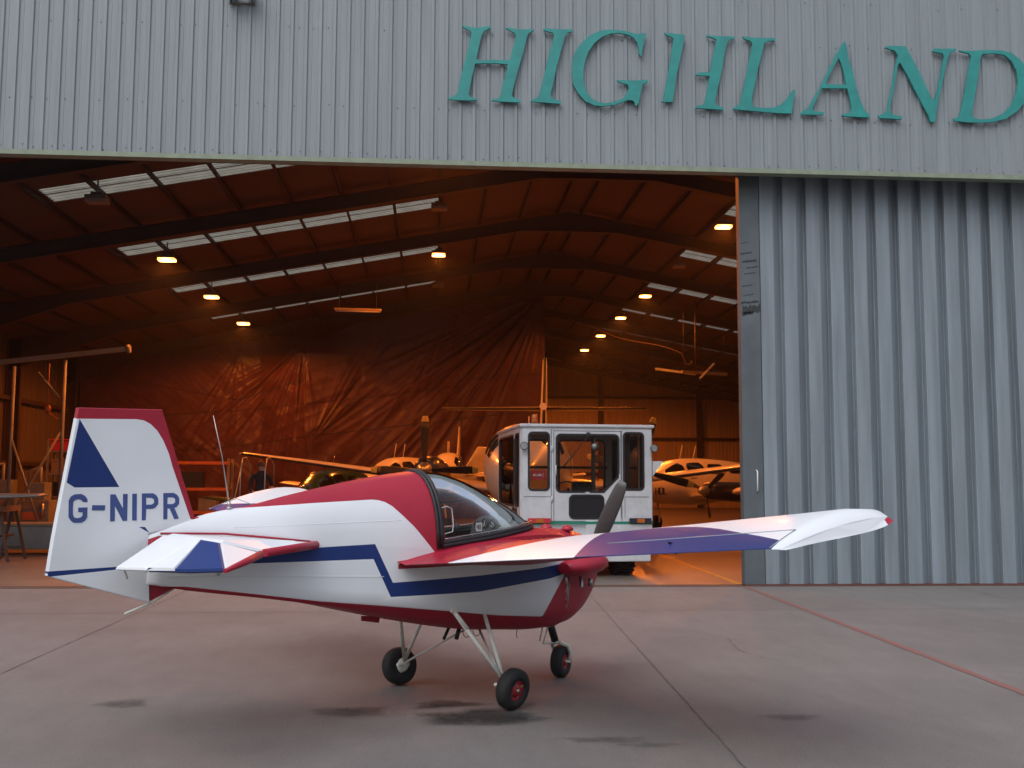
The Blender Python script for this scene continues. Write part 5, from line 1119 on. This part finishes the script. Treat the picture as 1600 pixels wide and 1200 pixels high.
def seg_text(word, size, parent, mapf):
    G = {'H': [((0, 0), (0, 1)), ((.6, 0), (.6, 1)), ((0, .5), (.6, .5))], 'O': [((0, 0), (0, 1)), ((.6, 0), (.6, 1)), ((0, 0), (.6, 0)), ((0, 1), (.6, 1))], 'L': [((0, 0), (0, 1)), ((0, 0), (.55, 0))]}
    for i, ch in enumerate(word):
        b = MB()
        for (p, q) in G[ch]: b.tube([mapf(i * .85 * size + p[0] * size, p[1] * size), mapf(i * .85 * size + q[0] * size, q[1] * size)], size * .09, 4, smooth=False)
        b.build('letter', M['darkblue'], parent)
seg_text('HOL', .2, t, lambda u, v: (3.13 - u, .60 + u * .17, zc - .40 + v))
light_twin('parked_light_aircraft', 'white light aircraft cabin behind the airliner wing, left of the big black propeller', (-.9, 34.5, 0), R(-90 - 35), 8.0, 2.42, True, span=4.9, fin=2.9)
light_twin('parked_light_aircraft', 'pale light aircraft with tall upright fin beside the airliner nose, near the curtain', (.55, 40.5, 0), R(-90 - 6), 8.2, 2.75, True, fin=4.0, span=5.2)
light_twin('parked_light_aircraft', 'small dark green low-wing aircraft in front of the airliner wing', (-2.9, 31.6, 0), R(-90 - 30), 7.0, 1.98, False, body='darkgreen', span=4.6, fin=2.1)

# ------------------------------------------------------------------ workshop things along the left side
# lifting gantry: beam on a post with braces
g = empty('lifting_gantry', (-10.4, 30, 0), label='tall lifting gantry with long pale beam standing near the left wall', cat='gantry')
b = MB(); b.tube([(-4.2, 0, 4.55), (1.85, -.1, 5.28)], .09, 4, smooth=False); b.tube([(1.82, -.1, 5.27), (1.9, -.1, 5.28)], .12, 8); b.build('beam', M['machine'], g)
b = MB(); b.tube([(.12, 0, 0), (.12, 0, 4.95)], .05, 8); b.tube([(-1.4, .4, 0), (-1.4, .4, 4.8)], .05, 8); b.build('post', M['machine'], g)
for q in (((-.6, 0, 4.6), (.0, 0, 3.9)), ((.1, 0, 3.0), (-1.4, -.2, 0)), ((.1, 0, 1.9), (1.1, .3, 0)), ((-1.4, .4, 2.8), (-.4, .4, 0))):
    b = MB(); b.tube(q, .035, 6); b.build('brace', M['machine'], g)
b = MB(); b.tube([(-.3, 0, 4.85), (-.3, 0, 3.6)], .01, 5); b.lathe([(0, .07), (.12, .09), (.2, .04)], (-.3, 0, 3.5), (0, 0, 1), 10); b.tube([(-.35, 0, 3.5), (-.2, 0, 3.42), (.0, -.02, 3.3)], .03, 6); b.build('hoist', M['orange'], g)
# machines
def machine(loc, w, d, h, lab, parts=True):
    e = empty('workshop_machine', loc, label=lab, cat='machine')
    b = MB(); b.bb((-w / 2, -d / 2, .06), (w / 2, d / 2, h * .55)); b.bb((-w / 2 * .7, -d / 2 * .8, h * .55), (w / 2 * .6, d / 2 * .8, h * .82)); b.build('cabinet', M['machine'], e, bevel=.02)
    b = MB(); b.tube([(-w * .3, -d * .3, h * .8), (-w * .3, -d * .3, h), (w * .1, -d * .3, h * 1.06)], .035, 8); b.tube([(w * .1, -d * .3, h * 1.06), (w * .1, -d * .3, h * .7)], .05, 8); b.build('drill_head', M['machine'], e)
    for k in range(3):
        b = MB(); b.bb((-w * .42, -d / 2 - .02, .15 + k * h * .17), (w * .3, -d / 2, .15 + k * h * .17 + h * .12)); b.build('drawer', M['orange'] if k == 1 else M['box'], e)
    b = MB(); b.tube([(w * .3, -d / 2 - .05, h * .5), (w * .3, -d / 2 - .05, h * .3)], .05, 8); b.build('handle', M['steel'], e)
    return e
machine((-13.0, 33, 0), 1.1, .8, 2.0, 'grey pillar drill on a drawer cabinet at the left edge of the hangar')
machine((-11.6, 32.2, 0), .8, .7, 1.9, 'grey tool cabinet with orange drawers beside the gantry foot')
r_ = empty('storage_rack', (-11.2, 34.0, 0), label='steel rack with a red bin on top, behind the gantry post', cat='rack')
b = MB()
for x in (-.75, 0, .75):
    for y in (-.3, .3): b.bb((x - .025, y - .025, 0), (x + .025, y + .025, 2.9))
b.build('upright', M['machine'], r_)
for z in (.4, 1.1, 1.8, 2.5):
    b = MB(); b.bb((-.77, -.32, z), (.77, .32, z + .04)); b.build('shelf', M['machine'], r_)
bn = empty('red_bin', (-11.2, 34.0, 2.54), label='red plastic bin on top of the steel rack', cat='bin'); b = MB(); b.bb((-.7, -.28, 0), (.7, .28, .36)); b.bb((-.73, -.31, .31), (.73, .31, .36)); b.build('tub', M['redsign'], bn, bevel=.02)
for i, (x, z, c, lab) in enumerate(((-.4, 1.84, 'box', 'brown carton on the second shelf of the steel rack, left'), (.35, 1.84, 'black', 'black case on the second shelf of the steel rack, right'), (-.3, 1.14, 'black', 'black crate on the third shelf of the steel rack'), (.4, 1.14, 'orange', 'orange carton low on the steel rack'))):
    e = empty('stored_box', (-11.2 + x, 34.0, z), label=lab, cat='box'); b = MB(); b.bb((-.25, -.25, 0), (.25, .25, .42)); b.build('carton', M[c], e, bevel=.01); b = MB(); b.bb((-.26, -.26, .36), (.26, .26, .44)); b.build('lid', M[c], e, bevel=.01)
# wing panel on trestles at the left edge
wp = empty('stored_wing_panel', (-9.3, 21.6, 0), label='pale removed wing panel lying across trestles at the left edge', cat='wing panel')
b = simple_wing((0, -2.2, 1.18), (.1, 1.55, 1.3), 1.3, .7, .15); b.v = [(y, -x, z) for x, y, z in b.v]; b.build('panel', M['machine'], wp)
for (x) in (-1.6, .7):
    tr = empty('trestle', (-9.3 + x, 22.1, 0), label='%s wooden trestle under the stored wing panel' % ('left' if x < 0 else 'right'), cat='trestle'); b = MB()
    for sx in (-1, 1):
        for sy in (-1, 1): b.tube([(.04 * sx, .4 * sy, 1.0), (.25 * sx, .45 * sy, 0)], .035, 4, smooth=False)
    b.tube([(-.2, -.45, .25), (.2, -.45, .25)], .02, 4); b.tube([(-.2, .45, .25), (.2, .45, .25)], .02, 4); b.tube([(0, -.42, .5), (0, .42, .5)], .03, 4)
    b.build('leg_frame', M['beam'], tr); b = MB(); b.bb((-.06, -.6, .98), (.06, .6, 1.09)); b.build('top_rail', M['box'], tr)
bx = empty('flight_case', (-8.9, 24.2, 0), label='grey low case on castors on the hangar floor behind the tail', cat='case'); b = MB(); b.bb((-.9, -.4, .12), (.9, .4, .62)); b.build('case_body', M['machine'], bx, bevel=.02); b = MB(); b.bb((-.93, -.43, .62), (.93, .43, .68)); b.build('lid', M['box'], bx, bevel=.01); b = MB()
for x in (-.8, .8):
    for y in (-.3, .3): b.lathe([(-.03, .06), (.03, .06)], (x, y, .06), (1, 0, 0), 12)
b.build('castors', M['black'], bx)
# orange racking behind the tail
for i, (x, w, lab) in enumerate(((-8.3, 2.4, 'long orange beam racking between the tail and the aerial'), (-11.9, 1.6, 'orange beam racking further left behind the rudder'))):
    e = empty('pallet_rack', (x, 37.5, 0), label=lab, cat='rack')
    for sx in (-1, 1):
        b = MB(); b.bb((sx * w / 2 - .04, -.4, 0), (sx * w / 2 + .04, -.32, 2.4)); b.bb((sx * w / 2 - .04, .32, 0), (sx * w / 2 + .04, .4, 2.4)); b.build('upright', M['machine'], e)
    for z in (.5, 1.3, 2.2):
        b = MB(); b.bb((-w / 2, -.43, z), (w / 2, -.39, z + .1)); b.bb((-w / 2, .39, z), (w / 2, .43, z + .1)); b.bb((-w / 2, -.39, z + .07), (w / 2, .39, z + .09)); b.build('beam', M['orange'], e)
for i, (x, z, w, h, c, lab) in enumerate(((-8.9, .6, .7, .5, 'box', 'brown carton on the lowest shelf of the long orange rack'), (-7.8, .6, .6, .4, 'machine', 'grey crate on the lowest shelf of the long orange rack'), (-8.5, 1.4, 1.0, .5, 'black', 'wide black case on the middle shelf of the long orange rack'))):
    e = empty('stored_box', (x, 37.5, z), label=lab, cat='box'); b = MB(); b.bb((-w / 2, -.3, 0), (w / 2, .3, h)); b.build('carton', M[c], e, bevel=.01); b = MB(); b.bb((-w / 2 - .01, -.31, h), (w / 2 + .01, .31, h + .03)); b.build('lid', M[c], e)
cb = empty('tool_trolley', (-7.35, 29.0, 0), label='tool trolley with small yellow dial panel just right of the rudder', cat='trolley'); b = MB(); b.bb((-.35, -.25, .15), (.35, .25, 1.55)); b.build('cabinet', M['machine'], cb, bevel=.02)
b = MB(); b.lathe([(0, .13), (.02, .12)], (.1, -.25, 1.3), (0, -1, 0), 18); b.bb((-.25, -.262, 1.42), (.3, -.25, 1.5)); b.build('dial_panel', M['lineLampYel'], cb); b = MB(); b.bb((-.38, -.28, 1.55), (.38, .28, 1.6)); b.build('top', M['box'], cb)
# access steps and the person on them
st_ = empty('access_steps', (-4.2, 25, 0), label='low access steps with a hooped handrail beside the person', cat='steps')
b = MB()
for x in (-.28, .28): b.tube([(x, -.1, .3), (x, -.1, 1.9), (x + .02, -.02, 2.14), (x + .05, .3, 2.16), (x + .12, .42, 2.0), (x + .14, .45, .3)], .018, 8)
b.build('handrail', M['steel'], st_)
b = MB(); b.tube([(-.6, -.2, .0), (-.28, -.1, 1.9)], .018, 6); b.tube([(-.44, -.15, 1.0), (.28, -.1, 1.0)], .015, 6); b.build('brace', M['steel'], st_)
b = MB(); b.bb((-.35, -.25, .3), (.65, .5, .34)); b.build('platform', M['machine'], st_)
b = MB()
for x in (-.3, .6):
    for y in (-.2, .45): b = MB(); b.bb((x - .02, y - .02, 0), (x + .02, y + .02, .3)); b.build('leg', M['machine'], st_)

def skinned(name, pts, edges, radii, parent, m, sub=2, root=0):
    me = bpy.data.meshes.new(name); me.from_pydata(pts, edges, []); o = bpy.data.objects.new(name, me); COL.objects.link(o)
    s = o.modifiers.new('Skin', 'SKIN'); s.use_smooth_shade = True
    for i, v in enumerate(me.skin_vertices[0].data): v.radius = radii[i] if isinstance(radii[i], tuple) else (radii[i], radii[i]); v.use_root = (i == root)
    u = o.modifiers.new('Sub', 'SUBSURF'); u.levels = sub; u.render_levels = sub
    bpy.context.view_layer.update()
    me2 = bpy.data.meshes.new_from_object(o.evaluated_get(bpy.context.evaluated_depsgraph_get())); bpy.data.objects.remove(o); me2.materials.clear()
    for q in (m if isinstance(m, (list, tuple)) else [m]): me2.materials.append(q)
    for p in me2.polygons: p.use_smooth = True
    o2 = bpy.data.objects.new(name, me2); COL.objects.link(o2); o2.parent = parent; return o2
pe = empty('person', (-4.05, 25.15, .34), R(200), label='person in dark work clothes standing on the low steps, back half turned', cat='person')
P = [(0, 0, .93), (0, 0, 1.12), (0, .0, 1.30), (0, 0, 1.43), (0, .02, 1.52), (0, .03, 1.60), (0, .02, 1.68),      # 0-6 trunk, neck, head
     (.10, 0, .86), (.12, .02, .48), (.12, -.02, .09), (.12, .13, .05), (-.10, 0, .86), (-.13, .04, .48), (-.15, 0, .09), (-.15, .15, .05),   # legs, feet
     (.19, 0, 1.39), (.26, .03, 1.12), (.24, .24, 1.02), (.22, .33, 1.03), (-.19, 0, 1.39), (-.27, .06, 1.13), (-.20, .30, 1.12), (-.17, .39, 1.14)]
E_ = [(0, 1), (1, 2), (2, 3), (3, 4), (4, 5), (5, 6), (0, 7), (7, 8), (8, 9), (9, 10), (0, 11), (11, 12), (12, 13), (13, 14), (3, 15), (15, 16), (16, 17), (17, 18), (3, 19), (19, 20), (20, 21), (21, 22)]
Rr = [(.16, .11), (.145, .10), (.17, .115), (.15, .09), .055, (.075, .09), (.07, .085), .09, .062, .045, .04, .09, .062, .045, .04, .065, .05, .036, .03, .065, .05, .036, .03]
bo = skinned('body', P, E_, Rr, pe, [M['skin'], M['cloth']], 2)
for p in bo.data.polygons:
    c = p.center; hand = (c.y > .30 and c.z > .9)
    p.material_index = 0 if (c.z > 1.52 or hand) else 1
b = MB(); rings = []
for i in range(7):
    a = PI / 2 * i / 6; rr = math.cos(a); rings.append([(.094 * rr * math.cos(2 * PI * k / 16), .0 + .115 * rr * math.sin(2 * PI * k / 16), 1.615 + .145 * math.sin(a)) for k in range(16)])
b.loft(rings, True, False); b.build('hair', M['hair'], pe)
for sg in (-1, 1):
    pts = []; eds = []; rad = []; hx, hy, hz = (.22, .33, 1.03) if sg > 0 else (-.17, .39, 1.14)
    for k in range(5):
        if k < 4: o0 = Vector((hx + (k - 1.5) * .02, hy + .02, hz)); d = Vector((.01 * (k - 1.5), 1, -.15)).normalized(); L_ = (.065, .08, .085, .07)[k]
        else: o0 = Vector((hx - sg * .035, hy - .02, hz)); d = Vector((-sg * .7, .7, 0)).normalized(); L_ = .05
        i0 = len(pts); pts += [o0, o0 + d * L_ * .5, o0 + (d + Vector((0, 0, -.5))).normalized() * L_]; eds += [(i0, i0 + 1), (i0 + 1, i0 + 2)]; rad += [.010, .009, .008]
        fo = None
    bb_ = MB()
    for k in range(5): bb_.tube(pts[3 * k:3 * k + 3], [.010, .009, .007], 8)
    bb_.build('fingers', M['skin'], pe)

# ------------------------------------------------------------------ things hung from the roof
ff = empty('hanging_light_fitting', (-3.0, 40.3, 8.15), R(4), label='long unlit strip light fitting hung under the roof above the curtain', cat='light fitting')
b = MB(); b.bb((-.9, -.1, 0), (.9, .1, .08)); b.build('tray', M['wallin'], ff, bevel=.01)
for z_ in (-.04, .04):
    b = MB(); b.tube([(-.85, z_, -.03), (.85, z_, -.03)], .02, 8); b.build('tube', M['pale'], ff)
b = MB()
for x in (-.7, .7): b.tube([(x, 0, .08), (x, 0, 1.0)], .008, 5)
b.build('hanger_wire', M['steel'], ff)
pf = empty('hanging_pipe_frame', (11.4, 44.5, 6.3), R(20), label='frame of crossed metal channels hanging from the roof at right', cat='frame')
b = MB(); b.bb((-1.0, -.08, 0), (1.3, .08, .12)); b.build('channel', M['box'], pf)
b = MB(); b.tube([(-1.7, 1.0, .25), (-.2, .1, .0)], .07, 4, smooth=False); b.build('channel', M['machine'], pf)
b = MB(); b.tube([(-.9, -1.2, -.35), (1.5, 1.2, .65)], .06, 4, smooth=False); b.build('channel', M['machine'], pf)
b = MB(); b.tube([(-.3, 0, .1), (-.3, 0, 3.2)], .03, 6); b.build('hanger_rod', M['beam'], pf)
for x_ in (-.9, 1.2): b = MB(); b.tube([(x_, 0, .1), (x_, 0, 2.9)], .008, 6); b.build('hanger_rod', M['beam'], pf)
cbl = []
for k in range(41):
    q = k / 40; cbl.append((4.95 + (10.9 - 4.95) * q, 46.8 - 2.2 * q, 9.05 - 1.55 * q - .5 * q * q + (.12 * math.sin(q * 9)) - (.35 if q > .97 else 0)))
cbl += [(11.0, 44.6, 6.9), (11.0, 44.5, 6.7)]
b = MB(); b.tube(cbl, .022, 6); tag(b.build('hanging_cable', M['beam']), 'thin cable drooping from the curtain edge to the hanging pipe frame', 'cable')
wl = empty('wall_lamp', (19.1, 62, 6.0), label='small pale unlit lamp under the roof at far right', cat='lamp')
b = MB(); b.lathe([(0, .25), (.18, .22), (.3, .1)], (0, 0, 0), (0, 0, 1), 16); b.build('lamp_shade', M['pale'], wl); b = MB(); b.tube([(0, 0, .3), (0, 0, 1.5)], .015, 6); b.build('hanger_rod', M['steel'], wl)
# ------------------------------------------------------------------ thin haze volume, added for halos round the lamps
def haze():
    b = MB(); b.bb((-17.5, -8, -1), (27, 74, 12.5)); m = bpy.data.materials.new('thin_haze'); m.use_nodes = True; nt = m.node_tree; nt.nodes.clear()
    o = nt.nodes.new('ShaderNodeOutputMaterial'); v = nt.nodes.new('ShaderNodeVolumePrincipled'); v.inputs['Density'].default_value = HAZE; v.inputs['Color'].default_value = (.9, .9, .92, 1); v.inputs['Anisotropy'].default_value = .65
    nt.links.new(v.outputs[0], o.inputs['Volume']); tag(b.build('haze', m, fix=False), kind='stuff')
HAZE = .00045
haze()
cy.volume_bounces = 0
